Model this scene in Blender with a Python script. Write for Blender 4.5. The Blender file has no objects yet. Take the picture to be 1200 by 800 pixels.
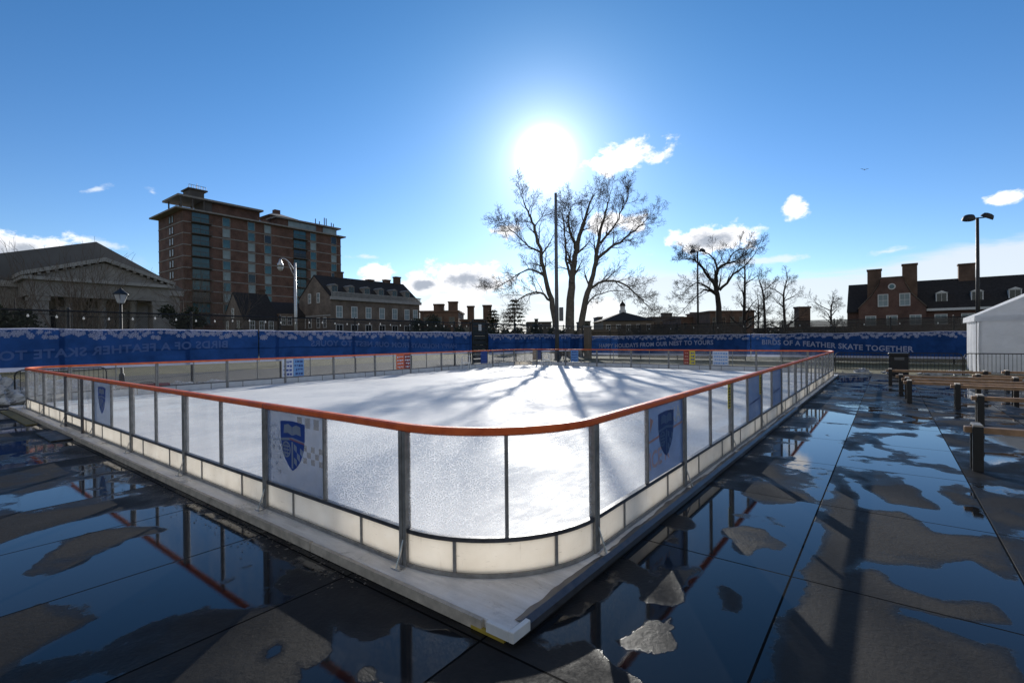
import bpy, math, random
from mathutils import Vector, Matrix, noise

random.seed(7)
S = bpy.context.scene
COL = S.collection
PI = math.pi
rad = math.radians

# ------------------------------------------------------------------ camera
CAM_H = 1.86
F_PX = 574.0
cam_d = bpy.data.cameras.new('camera')
cam = bpy.data.objects.new('camera', cam_d)
COL.objects.link(cam)
cam_d.sensor_width = 36.0
cam_d.sensor_fit = 'HORIZONTAL'
cam_d.lens = 36.0 * F_PX / 1200.0
cam_d.clip_start = 0.05
cam_d.clip_end = 6000
CM = Matrix.Translation((0, 0, CAM_H)) @ Matrix.Rotation(rad(90 - 0.25), 4, 'X') @ Matrix.Rotation(rad(-0.55), 4, 'Z')
cam.matrix_world = CM
S.camera = cam


def ray(px, py):
    return (CM.to_3x3() @ Vector(((px - 600) / F_PX, (400 - py) / F_PX, -1))).normalized()


def gnd(px, py, z=0.0):
    r = ray(px, py)
    t = (z - CAM_H) / r.z
    return Vector((r.x * t, r.y * t, z))


def atd(px, py, d):
    r = ray(px, py)
    t = d / r.y
    return Vector((r.x * t, d, CAM_H + r.z * t))


def zat(px, py, d):
    return atd(px, py, d).z


SUN = ray(639, 183)
SUN_EL = math.asin(SUN.z)
SUN_AZ = math.atan2(SUN.x, SUN.y)

# rink frame: local x = u (towards the right vanishing point), y = v
RA = rad(52.5)
U_AX = Vector((math.cos(RA), math.sin(RA), 0))
V_AX = Vector((-math.sin(RA), math.cos(RA), 0))
ORG = Vector((0.008, 3.22, 0))


def R(u, v, z=0.0):
    return ORG + U_AX * u + V_AX * v + Vector((0, 0, z))


def toR(p):
    q = p - ORG
    return q.dot(U_AX), q.dot(V_AX)


# ------------------------------------------------------------------ mesh builder
class MB:
    def __init__(self):
        self.v = []
        self.f = []

    def quad(self, a, b, c, d):
        n = len(self.v)
        self.v += [tuple(a), tuple(b), tuple(c), tuple(d)]
        self.f.append((n, n + 1, n + 2, n + 3))

    def poly(self, pts):
        n = len(self.v)
        self.v += [tuple(p) for p in pts]
        self.f.append(tuple(range(n, n + len(pts))))

    def box(self, x0, x1, y0, y1, z0, z1, M=None):
        n = len(self.v)
        P = [(x0, y0, z0), (x1, y0, z0), (x1, y1, z0), (x0, y1, z0), (x0, y0, z1), (x1, y0, z1), (x1, y1, z1), (x0, y1, z1)]
        if M is not None:
            P = [tuple(M @ Vector(p)) for p in P]
        self.v += P
        for q in ((0, 3, 2, 1), (4, 5, 6, 7), (0, 1, 5, 4), (1, 2, 6, 5), (2, 3, 7, 6), (3, 0, 4, 7)):
            self.f.append(tuple(n + i for i in q))
        return self

    def bbox(self, x0, x1, y0, y1, z0, z1, b=0.01):
        """box with chamfered vertical and top edges"""
        n = len(self.v)
        ring = lambda k, z: [(x0 + k, y0, z), (x1 - k, y0, z), (x1, y0 + k, z), (x1, y1 - k, z), (x1 - k, y1, z), (x0 + k, y1, z), (x0, y1 - k, z), (x0, y0 + k, z)]
        r1 = ring(b, z0)
        r2 = ring(b, z1 - b)
        x0 += b; x1 -= b; y0 += b; y1 -= b
        r3 = ring(b * .4, z1)
        self.v += r1 + r2 + r3
        for L in (0, 8):
            for i in range(8):
                j = (i + 1) % 8
                self.f.append((n + L + i, n + L + j, n + L + 8 + j, n + L + 8 + i))
        self.f.append(tuple(n + 16 + i for i in range(8)))
        self.f.append(tuple(n + 7 - i for i in range(8)))
        return self

    def prism(self, pts, off):
        """closed prism: polygon pts (3-D) swept by vector off"""
        n = len(self.v)
        k = len(pts)
        off = Vector(off)
        self.v += [tuple(p) for p in pts] + [tuple(Vector(p) + off) for p in pts]
        self.f.append(tuple(n + i for i in reversed(range(k))))
        self.f.append(tuple(n + k + i for i in range(k)))
        for i in range(k):
            j = (i + 1) % k
            self.f.append((n + i, n + j, n + k + j, n + k + i))
        return self

    def tube(self, pts, rs, k=6, cap=True):
        n0 = len(self.v)
        pts = [Vector(p) for p in pts]
        if not isinstance(rs, (list, tuple)):
            rs = [rs] * len(pts)
        m = len(pts)
        ref = None
        for i, p in enumerate(pts):
            t = (pts[min(i + 1, m - 1)] - pts[max(i - 1, 0)])
            if t.length < 1e-9:
                t = Vector((0, 0, 1))
            t.normalize()
            if ref is None:
                ref = Vector((1, 0, 0)) if abs(t.x) < .8 else Vector((0, 1, 0))
            a = (ref - t * ref.dot(t))
            if a.length < 1e-6:
                a = t.orthogonal()
            a.normalize()
            ref = a
            b = t.cross(a)
            for j in range(k):
                an = 2 * PI * j / k
                self.v.append(tuple(p + a * (math.cos(an) * rs[i]) + b * (math.sin(an) * rs[i])))
        for i in range(m - 1):
            for j in range(k):
                j2 = (j + 1) % k
                self.f.append((n0 + i * k + j, n0 + i * k + j2, n0 + (i + 1) * k + j2, n0 + (i + 1) * k + j))
        if cap:
            self.f.append(tuple(n0 + j for j in reversed(range(k))))
            self.f.append(tuple(n0 + (m - 1) * k + j for j in range(k)))
        return self

    def sphere(self, c, r, k=8, sz=1.0):
        c = Vector(c)
        n = len(self.v)
        rows = max(4, k // 2 + 1)
        self.v.append((c.x, c.y, c.z - r * sz))
        for i in range(1, rows):
            th = PI * i / rows - PI / 2
            for j in range(k):
                a = 2 * PI * j / k
                self.v.append((c.x + r * math.cos(th) * math.cos(a), c.y + r * math.cos(th) * math.sin(a), c.z + r * sz * math.sin(th)))
        self.v.append((c.x, c.y, c.z + r * sz))
        top = len(self.v) - 1
        for j in range(k):
            self.f.append((n, n + 1 + (j + 1) % k, n + 1 + j))
            self.f.append((top, n + 1 + (rows - 2) * k + j, n + 1 + (rows - 2) * k + (j + 1) % k))
        for i in range(rows - 2):
            for j in range(k):
                j2 = (j + 1) % k
                self.f.append((n + 1 + i * k + j, n + 1 + i * k + j2, n + 1 + (i + 1) * k + j2, n + 1 + (i + 1) * k + j))
        return self

    def mesh(self, name, m, smooth=False):
        me = bpy.data.meshes.new(name)
        me.from_pydata(self.v, [], self.f)
        if m is not None:
            me.materials.append(m)
        if smooth:
            me.polygons.foreach_set('use_smooth', [True] * len(me.polygons))
        me.update()
        return me

    def build(self, name, m, parent=None, smooth=False):
        return link(name, self.mesh(name, m, smooth), parent)


def link(name, me, parent=None, loc=None, rz=0):
    o = bpy.data.objects.new(name, me)
    COL.objects.link(o)
    if parent is not None:
        o.parent = parent
    if loc is not None:
        o.location = loc
    if rz:
        o.rotation_euler = (0, 0, rz)
    return o


def tag(o, label=None, cat=None, group=None, kind=None):
    if label: o['label'] = label
    if cat: o['category'] = cat
    if group: o['group'] = group
    if kind: o['kind'] = kind
    return o


def thing(name, label, cat, loc=(0, 0, 0), rz=0.0, group=None):
    o = bpy.data.objects.new(name, None)
    o.empty_display_size = .3
    COL.objects.link(o)
    o.location = loc
    o.rotation_euler = (0, 0, rz)
    return tag(o, label, cat, group)


def dup(root, loc, rz, label=None, group=None):
    r = root.copy(); COL.objects.link(r); r.location = loc; r.rotation_euler = (0, 0, rz)
    if label: r['label'] = label
    if group: r['group'] = group
    for ch in list(root.children):
        c = ch.copy(); COL.objects.link(c); c.parent = r
        for g in list(ch.children):
            d = g.copy(); COL.objects.link(d); d.parent = c
    return r


# ------------------------------------------------------------------ materials
class NT:
    def __init__(self, name):
        self.m = bpy.data.materials.new(name)
        self.m.use_nodes = True
        self.t = self.m.node_tree
        self.t.nodes.clear()
        self.out = self.t.nodes.new('ShaderNodeOutputMaterial')

    def n(self, typ, **kw):
        nd = self.t.nodes.new(typ)
        for k, v in kw.items():
            if k.startswith('i_'):
                nd.inputs[k[2:].replace('_', ' ')].default_value = v
            else:
                setattr(nd, k, v)
        return nd

    def l(self, a, b):
        self.t.links.new(a, b)

    def math(self, op, a, b=None, clamp=False):
        nd = self.n('ShaderNodeMath', operation=op)
        nd.use_clamp = clamp
        for i, x in enumerate((a, b)):
            if x is None: continue
            if isinstance(x, (int, float)): nd.inputs[i].default_value = x
            else: self.l(x, nd.inputs[i])
        return nd.outputs[0]

    def ramp(self, fac, stops):
        nd = self.n('ShaderNodeValToRGB')
        e = nd.color_ramp.elements
        while len(e) < len(stops): e.new(.5)
        for i, (p, c) in enumerate(stops):
            e[i].position = p
            e[i].color = (c, c, c, 1) if isinstance(c, (int, float)) else (*c, 1)
        self.l(fac, nd.inputs[0])
        return nd.outputs[0]

    def smooth(self, x, a, b, lo=0.0, hi=1.0):
        nd = self.n('ShaderNodeMapRange', interpolation_type='SMOOTHSTEP')
        nd.inputs[1].default_value = a; nd.inputs[2].default_value = b
        nd.inputs[3].default_value = lo; nd.inputs[4].default_value = hi
        self.l(x, nd.inputs[0])
        return nd.outputs[0]

    def mixc(self, f, a, b):
        nd = self.n('ShaderNodeMix', data_type='RGBA')
        for i, x in ((0, f), (6, a), (7, b)):
            if isinstance(x, (int, float)): nd.inputs[i].default_value = x
            elif isinstance(x, tuple): nd.inputs[i].default_value = (*x, 1)
            else: self.l(x, nd.inputs[i])
        return nd.outputs[2]

    def mixf(self, f, a, b):
        nd = self.n('ShaderNodeMix', data_type='FLOAT')
        for i, x in ((0, f), (2, a), (3, b)):
            if isinstance(x, (int, float)): nd.inputs[i].default_value = x
            else: self.l(x, nd.inputs[i])
        return nd.outputs[0]

    def coord(self, which='Object'):
        return self.n('ShaderNodeTexCoord').outputs[which]

    def noise(self, vec, scale, detail=4, rough=.55, dist=0.0):
        nd = self.n('ShaderNodeTexNoise')
        nd.inputs['Scale'].default_value = scale
        nd.inputs['Detail'].default_value = detail
        nd.inputs['Roughness'].default_value = rough
        nd.inputs['Distortion'].default_value = dist
        self.l(vec, nd.inputs['Vector'])
        return nd.outputs['Fac']

    def mapping(self, vec, scale=(1, 1, 1), rot=(0, 0, 0)):
        nd = self.n('ShaderNodeMapping')
        nd.inputs['Scale'].default_value = scale
        nd.inputs['Rotation'].default_value = rot
        self.l(vec, nd.inputs['Vector'])
        return nd.outputs[0]

    def finish(self, sh):
        self.l(sh, self.out.inputs['Surface'])
        return self.m


def rough_mat(name, c, rough=.6, var=.25, scale=6, bump=.0, metal=0.0, spec=.5, c2=None, bscale=None):
    t = NT(name)
    co = t.coord()
    nz = t.noise(co, scale, 6, .6)
    lo = tuple(x * (1 - var) for x in c)
    hi = tuple(min(1, x * (1 + var)) for x in c) if c2 is None else c2
    colr = t.ramp(nz, [(.3, lo), (.7, hi)])
    p = t.n('ShaderNodeBsdfPrincipled')
    t.l(colr, p.inputs['Base Color'])
    p.inputs['Metallic'].default_value = metal
    p.inputs['Specular IOR Level'].default_value = spec
    rr = t.smooth(nz, .3, .7, max(.02, rough - .1), min(1, rough + .1))
    t.l(rr, p.inputs['Roughness'])
    if bump:
        b = t.n('ShaderNodeBump'); b.inputs['Strength'].default_value = bump
        b.inputs['Distance'].default_value = .02
        n2 = t.noise(co, bscale or scale * 6, 5, .65)
        t.l(n2, b.inputs['Height']); t.l(b.outputs[0], p.inputs['Normal'])
    return t.finish(p.outputs[0])


def brick_mat(name, c1, c2, mortar, scale=1.0, var=.35):
    t = NT(name)
    co = t.coord()
    # bricks in two vertical planes: use x+y as the horizontal coordinate
    sx = t.n('ShaderNodeSeparateXYZ'); t.l(co, sx.inputs[0])
    cb = t.n('ShaderNodeCombineXYZ')
    t.l(t.math('ADD', sx.outputs[0], sx.outputs[1]), cb.inputs[0])
    t.l(sx.outputs[2], cb.inputs[1])
    br = t.n('ShaderNodeTexBrick')
    br.inputs['Scale'].default_value = 4.0 * scale
    br.inputs['Color1'].default_value = (*c1, 1)
    br.inputs['Color2'].default_value = (*c2, 1)
    br.inputs['Mortar'].default_value = (*mortar, 1)
    br.inputs['Mortar Size'].default_value = .018
    t.l(cb.outputs[0], br.inputs['Vector'])
    nz = t.noise(co, .35, 6, .65)
    k = t.smooth(nz, .3, .7, 1 - var, 1 + var)
    mul = t.n('ShaderNodeVectorMath', operation='SCALE')
    t.l(br.outputs['Color'], mul.inputs[0]); t.l(k, mul.inputs['Scale'])
    p = t.n('ShaderNodeBsdfPrincipled')
    t.l(mul.outputs[0], p.inputs['Base Color'])
    p.inputs['Roughness'].default_value = .85
    return t.finish(p.outputs[0])


M = {}
M['orange'] = rough_mat('orange_rail', (.80, .12, .022), .5, .15, 7, .25, c2=(1.0, .20, .045), bscale=30)
M['steel'] = rough_mat('galvanised_steel', (.27, .262, .25), .5, .3, 14, .06, metal=.3)
M['steel_dark'] = rough_mat('dark_steel', (.10, .10, .11), .45, .3, 14, .05, metal=.5)
M['alu'] = rough_mat('bright_aluminium', (.55, .55, .55), .35, .2, 18, .04, metal=.8)
M['black_metal'] = rough_mat('black_metal', (.012, .012, .013), .45, .3, 8)
M['pole_grey'] = rough_mat('grey_pole', (.16, .16, .165), .5, .2, 3, metal=.3)
M['pole_dark'] = rough_mat('dark_pole', (.035, .033, .033), .5, .2, 3, metal=.3)
M['white_paint'] = rough_mat('white_paint', (.72, .72, .70), .5, .12, 5, .05)
M['stone'] = rough_mat('limestone', (.27, .255, .235), .8, .22, 1.2, .1)
M['stone_pale'] = rough_mat('pale_stone', (.36, .35, .33), .8, .18, 1.5, .1)
M['slate'] = rough_mat('slate_roof', (.040, .037, .036), .9, .3, 2.5, .15, spec=.15)
M['grey_roof'] = rough_mat('grey_metal_roof', (.16, .155, .15), .85, .12, .5, spec=.2)
M['brick_dark'] = brick_mat('tower_brick', (.118, .058, .042), (.150, .074, .053), (.17, .135, .11))
M['brick_red'] = brick_mat('red_brick', (.105, .052, .039), (.14, .067, .049), (.16, .125, .105))
M['brick_brown'] = brick_mat('brown_brick', (.12, .070, .048), (.16, .092, .06), (.15, .12, .095))
M['brick_grey'] = brick_mat('grey_brown_stone', (.15, .115, .088), (.20, .155, .12), (.2, .17, .14), .5)
M['dull_wall'] = rough_mat('dull_far_wall', (.10, .09, .08), .85, .3, .3)
M['dull_wall_tan'] = rough_mat('tan_far_wall', (.20, .165, .125), .85, .25, .3)
M['window_dark'] = rough_mat('dark_glass', (.012, .015, .018), .06, .3, .4, spec=.7)
M['window_teal'] = rough_mat('teal_glass', (.04, .13, .16), .12, .5, .25, spec=.7)
M['window_blind'] = rough_mat('blind_behind_glass', (.26, .33, .34), .35, .3, .3)
M['pane_white'] = rough_mat('white_blind', (.5, .52, .55), .35, .2, .5)
M['bark'] = rough_mat('bark', (.15, .13, .105), .9, .4, 3, .3)
M['twig'] = rough_mat('twig', (.125, .10, .08), .9, .3, 2)
M['bark_dark'] = rough_mat('dark_bark', (.045, .036, .03), .9, .3, 3)
M['needle'] = rough_mat('needles', (.035, .06, .022), .8, .4, 1.2)
M['hedge'] = rough_mat('hedge_leaf', (.035, .042, .022), .85, .5, 1.0)
M['wood_beam'] = rough_mat('wet_brown_timber', (.42, .245, .13), .65, .3, 7, .15)
M['wood_dark'] = rough_mat('black_stained_timber', (.022, .02, .018), .5, .4, 6, .15)
M['wood_grey'] = rough_mat('pale_timber', (.48, .42, .34), .7, .3, 9, .15)
M['yellow'] = rough_mat('yellow_paint', (.42, .30, .04), .6, .3, 6, .1)
M['olive'] = rough_mat('faded_yellow_paint', (.17, .145, .06), .7, .4, 4, .1)
M['yellow_sign'] = rough_mat('yellow_sign', (.62, .5, .05), .5, .1, 6)
M['red'] = rough_mat('red_vinyl', (.28, .03, .02), .5, .3, 5)
M['cone'] = rough_mat('orange_plastic', (.7, .12, .03), .5, .1, 5)
M['tent_white'] = None
M['bulb'] = None
M['ink_blue'] = rough_mat('blue_ink', (.028, .07, .30), .5, .15, 10)
M['ink_navy'] = rough_mat('navy_ink', (.02, .05, .2), .5, .15, 10)
M['ink_orange'] = rough_mat('orange_ink', (.48, .24, .17), .5, .15, 10)
M['ink_cream'] = rough_mat('cream_ink', (.50, .48, .42), .5, .15, 10)
M['ink_tan'] = rough_mat('tan_ink', (.50, .42, .32), .5, .15, 10)
M['ink_white'] = rough_mat('white_ink', (.62, .66, .74), .5, .1, 10)
M['ink_sky'] = rough_mat('sky_blue_ink', (.16, .33, .62), .5, .15, 10)
M['lens'] = rough_mat('lamp_lens', (.55, .56, .56), .15, .1, 5)


def cloth_mat(name, c, var=.15, trans=.35, crease=.25):
    t = NT(name)
    co = t.coord()
    nz = t.noise(co, 1.4, 6, .6)
    colr = t.ramp(nz, [(.3, tuple(x * (1 - var) for x in c)), (.7, tuple(min(1, x * (1 + var)) for x in c))])
    d = t.n('ShaderNodeBsdfDiffuse'); tr = t.n('ShaderNodeBsdfTranslucent')
    t.l(colr, d.inputs[0]); t.l(colr, tr.inputs[0])
    mx = t.n('ShaderNodeMixShader'); mx.inputs[0].default_value = trans
    t.l(d.outputs[0], mx.inputs[1]); t.l(tr.outputs[0], mx.inputs[2])
    b = t.n('ShaderNodeBump'); b.inputs['Strength'].default_value = crease; b.inputs['Distance'].default_value = .06
    n2 = t.noise(t.mapping(co, (.7, 1, 1.6)), 2.2, 3, .5)
    n3 = t.noise(t.mapping(co, (1, 1, .35), (.3, .2, .1)), 5.5, 5, .6)
    t.l(t.math('ADD', n2, t.math('MULTIPLY', n3, .5)), b.inputs['Height']); t.l(b.outputs[0], d.inputs['Normal'])
    return t.finish(mx.outputs[0])


M['bulb'] = cloth_mat('frosted_bulb', (.9, .9, .88), .03, .5)
M['tent_white'] = cloth_mat('tent_vinyl', (.84, .85, .87), .07, .35, .5)
M['banner_blue'] = cloth_mat('blue_banner_mesh', (.021, .068, .225), .3, .25, .6)
M['banner_lilac'] = cloth_mat('pale_banner_print', (.50, .53, .68), .1, .35)
M['banner_ghost'] = cloth_mat('show_through_print', (.13, .21, .44), .1, .25)
M['snow'] = rough_mat('snow', (.78, .80, .84), .7, .08, 5, .5, bscale=14, c2=(.86, .87, .9))
M['snow_dirty'] = rough_mat('dirty_snow', (.42, .42, .42), .75, .2, 2.5, .6, bscale=10, c2=(.82, .83, .85))


def kick_mat():
    t = NT('cream_kickboard')
    co = t.coord()
    nz = t.noise(co, 3.0, 6, .6)
    sc = t.noise(t.mapping(co, (1, 1, 6)), 26, 4, .7)
    f = t.math('ADD', nz, t.math('MULTIPLY', sc, .15))
    colr = t.ramp(f, [(.35, (.82, .775, .70)), (.75, (.90, .865, .80))])
    wp = t.n('ShaderNodeNewGeometry').outputs['Position']
    s1 = t.noise(t.mapping(wp, (1.5, 1.5, 14)), 5, 5, .65, .5)
    s2 = t.noise(t.mapping(wp, (9, 9, 1.2)), 3, 5, .6)
    g_ = t.noise(wp, 1.1, 4, .6)
    scuff = t.math('MAXIMUM', t.smooth(s1, .64, .70, 0, .55), t.smooth(s2, .60, .72, 0, .22))
    scuff = t.math('ADD', scuff, t.smooth(g_, .45, .7, 0, .18), True)
    colr = t.mixc(scuff, colr, (.34, .31, .27))
    p = t.n('ShaderNodeBsdfPrincipled'); t.l(colr, p.inputs['Base Color']); p.inputs['Roughness'].default_value = .4
    tr = t.n('ShaderNodeBsdfTranslucent')
    t.l(t.mixc(1.0, colr, colr), tr.inputs[0])
    mx = t.n('ShaderNodeMixShader'); mx.inputs[0].default_value = .68
    t.l(p.outputs[0], mx.inputs[1]); t.l(tr.outputs[0], mx.inputs[2])
    return t.finish(mx.outputs[0])


M['kick'] = kick_mat()
M['kick_far'] = rough_mat('white_kickboard', (.60, .61, .62), .4, .12, 3)


def glass_mat(name, dirt=.05, drops=.5, bend=False):
    """clear plastic sheet with dried drops and frost: real transparency, gloss, a thin film and beads of water"""
    t = NT(name)
    co = t.n('ShaderNodeNewGeometry').outputs['Position']
    tr = t.n('ShaderNodeBsdfTransparent'); tr.inputs[0].default_value = (.975, .985, .99, 1)
    gl = t.n('ShaderNodeBsdfGlossy'); gl.inputs['Roughness'].default_value = .03
    fr = t.n('ShaderNodeFresnel'); fr.inputs['IOR'].default_value = 1.45
    m1 = t.n('ShaderNodeMixShader')
    bf = t.n('ShaderNodeNewGeometry').outputs['Backfacing']
    t.l(t.math('MULTIPLY', t.math('MULTIPLY', fr.outputs[0], .9), t.math('SUBTRACT', 1.0, bf)), m1.inputs[0]); t.l(tr.outputs[0], m1.inputs[1]); t.l(gl.outputs[0], m1.inputs[2])
    d = t.n('ShaderNodeBsdfDiffuse'); d.inputs[0].default_value = (.8, .82, .85, 1)
    tl = t.n('ShaderNodeBsdfTranslucent'); tl.inputs[0].default_value = (.92, .92, .93, 1)
    m2 = t.n('ShaderNodeMixShader'); m2.inputs[0].default_value = .72
    t.l(d.outputs[0], m2.inputs[1]); t.l(tl.outputs[0], m2.inputs[2])
    big = t.noise(co, 2.2, 5, .6)
    streak = t.noise(t.mapping(co, (9, 9, .9)), 2.0, 4, .6)
    film = t.math('MULTIPLY', t.math('ADD', t.smooth(big, .35, .7, .5, 1.4), t.smooth(streak, .45, .7, 0, .8)), dirt)
    m3 = t.n('ShaderNodeMixShader')
    t.l(film, m3.inputs[0]); t.l(m1.outputs[0], m3.inputs[1]); t.l(m2.outputs[0], m3.inputs[2])
    sc = 72 if bend else 60
    vo = t.n('ShaderNodeTexVoronoi'); vo.inputs['Scale'].default_value = sc
    t.l(co, vo.inputs['Vector'])
    vn = t.noise(co, 40, 3, .6)
    pick = t.n('ShaderNodeSeparateColor'); t.l(vo.outputs['Color'], pick.inputs[0])
    size = t.smooth(pick.outputs[0], .0, 1.0, .08, .40)
    dot = t.math('LESS_THAN', t.math('ADD', vo.outputs['Distance'], t.math('MULTIPLY', t.math('SUBTRACT', vn, .5), .12)), size)
    dens = t.smooth(t.math('ADD', big, t.math('MULTIPLY', t.math('SUBTRACT', pick.outputs[1], .5), .5)), .42, .50)
    dmask = t.math('MULTIPLY', t.math('MULTIPLY', dot, dens), drops, True)
    bead = m2.outputs[0]
    if bend:      # finer spray between the big beads
        vo2 = t.n('ShaderNodeTexVoronoi'); vo2.inputs['Scale'].default_value = 115; t.l(co, vo2.inputs['Vector'])
        pk2 = t.n('ShaderNodeSeparateColor'); t.l(vo2.outputs['Color'], pk2.inputs[0])
        dot2 = t.math('LESS_THAN', vo2.outputs['Distance'], t.smooth(pk2.outputs[0], .3, 1.0, .0, .42))
        run = t.smooth(t.noise(t.mapping(co, (22, 22, 1.6)), 2.5, 4, .6), .58, .70, 0, .35)
        dmask = t.math('MAXIMUM', dmask, t.math('MULTIPLY', t.math('MAXIMUM', dot2, run), drops * .75))
    m4 = t.n('ShaderNodeMixShader')
    t.l(dmask, m4.inputs[0]); t.l(m3.outputs[0], m4.inputs[1]); t.l(bead, m4.inputs[2])
    return t.finish(m4.outputs[0])


M['glass'] = glass_mat('spattered_clear_panel', .035, .16)
M['glass_far'] = glass_mat('cleaner_clear_panel', .012, .03)
M['glass_wet'] = glass_mat('heavily_spattered_clear_panel', .04, .42, True)


def film_mat(name, c, opa):
    t = NT(name)
    co = t.coord()
    nz = t.noise(co, 3.5, 5, .6)
    colr = t.ramp(nz, [(.3, tuple(x * .85 for x in c)), (.7, tuple(min(1, x * 1.15) for x in c))])
    d = t.n('ShaderNodeBsdfPrincipled'); d.inputs['Roughness'].default_value = .3
    tl = t.n('ShaderNodeBsdfTranslucent')
    t.l(colr, d.inputs['Base Color']); t.l(colr, tl.inputs[0])
    m = t.n('ShaderNodeMixShader'); m.inputs[0].default_value = .30
    t.l(d.outputs[0], m.inputs[1]); t.l(tl.outputs[0], m.inputs[2])
    tr = t.n('ShaderNodeBsdfTransparent')
    m2 = t.n('ShaderNodeMixShader'); m2.inputs[0].default_value = opa
    t.l(tr.outputs[0], m2.inputs[1]); t.l(m.outputs[0], m2.inputs[2])
    return t.finish(m2.outputs[0])


M['film_pale'] = film_mat('pale_blue_poster_film', (.19, .25, .37), .58)
M['film_blue'] = film_mat('mid_blue_poster_film', (.15, .25, .46), .72)
M['film_navy'] = film_mat('shield_print_blue', (.04, .11, .46), .92)
M['film_dark'] = film_mat('shield_print_navy', (.03, .08, .28), .75)
M['film_white'] = film_mat('shield_print_white', (.45, .53, .66), .85)
M['film_red'] = film_mat('shield_print_red', (.55, .25, .30), .8)
M['film_tan'] = film_mat('poster_print_tan', (.42, .38, .34), .38)
M['film_ghost'] = film_mat('poster_print_pale', (.42, .48, .60), .5)
M['film_orange'] = film_mat('poster_print_orange', (.62, .36, .30), .6)
M['film_cream'] = film_mat('poster_print_cream', (.60, .58, .48), .6)


def chain_mat():
    t = NT('chain_link_wire')
    co = t.coord()
    sx = t.n('ShaderNodeSeparateXYZ'); t.l(co, sx.inputs[0])
    a = t.math('ADD', sx.outputs[0], sx.outputs[2]); b = t.math('SUBTRACT', sx.outputs[0], sx.outputs[2])
    k = 1 / .075
    wa = t.math('ABSOLUTE', t.math('SUBTRACT', t.math('FRACT', t.math('MULTIPLY', a, k)), .5))
    wb = t.math('ABSOLUTE', t.math('SUBTRACT', t.math('FRACT', t.math('MULTIPLY', b, k)), .5))
    mask = t.math('GREATER_THAN', t.math('MAXIMUM', wa, wb), .435)
    tr = t.n('ShaderNodeBsdfTransparent')
    p = t.n('ShaderNodeBsdfPrincipled'); p.inputs['Base Color'].default_value = (.015, .015, .015, 1); p.inputs['Roughness'].default_value = .5
    m = t.n('ShaderNodeMixShader'); t.l(mask, m.inputs[0]); t.l(tr.outputs[0], m.inputs[1]); t.l(p.outputs[0], m.inputs[2])
    return t.finish(m.outputs[0])


M['chain'] = chain_mat()
M['screen'] = film_mat('black_windscreen_mesh', (.018, .017, .016), .80)


def ice_mat():
    t = NT('wet_ice')
    co = t.coord()
    nz = t.noise(co, .45, 6, .6, .4)
    n2 = t.noise(t.mapping(co, (1, 3, 1), (0, 0, .6)), 3.5, 6, .65, .3)
    scr = t.noise(t.mapping(co, (1, 16, 1), (0, 0, .35)), 5, 5, .7)
    scr2 = t.noise(t.mapping(co, (14, 1, 1), (0, 0, .5)), 4, 5, .7)
    f = t.math('ADD', t.math('MULTIPLY', nz, .6), t.math('MULTIPLY', n2, .4))
    colr = t.ramp(f, [(.34, (.58, .59, .60)), (.50, (.74, .74, .73)), (.66, (.84, .83, .81))])
    marks = None
    for sc_, off in ((.35, 0.0), (.55, 3.0), (.8, 7.0), (1.3, 11.0), (2.1, 17.0)):
        mp_ = t.n('ShaderNodeMapping'); mp_.inputs['Location'].default_value = (off, off * .7, off); t.l(co, mp_.inputs['Vector'])
        q_ = t.noise(mp_.outputs[0], sc_, 1, .4)
        r_ = t.math('FRACT', t.math('MULTIPLY', q_, 9.0))
        m_ = t.smooth(t.math('ABSOLUTE', t.math('SUBTRACT', r_, .5)), 0, .022 * sc_ + .006, .8, 0)
        marks = m_ if marks is None else t.math('MAXIMUM', marks, m_)
    marks = t.math('MULTIPLY', marks, t.smooth(n2, .42, .6))
    colr = t.mixc(t.math('MULTIPLY', marks, .5), colr, (.88, .88, .88))
    p = t.n('ShaderNodeBsdfPrincipled')
    t.l(colr, p.inputs['Base Color'])
    p.inputs['IOR'].default_value = 1.33
    ff = t.math('ADD', f, t.math('MULTIPLY', t.math('ADD', scr, scr2), .12))
    t.l(t.smooth(ff, .42, .78, .43, .72), p.inputs['Roughness'])
    p.inputs['Specular IOR Level'].default_value = .17
    b = t.n('ShaderNodeBump'); b.inputs['Strength'].default_value = .16; b.inputs['Distance'].default_value = .012
    g = t.noise(co, 55, 4, .7)
    t.l(t.math('ADD', t.math('MULTIPLY', g, .6), t.math('ADD', scr, scr2)), b.inputs['Height'])
    t.l(b.outputs[0], p.inputs['Normal'])
    return t.finish(p.outputs[0])


M['ice'] = ice_mat()


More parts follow.
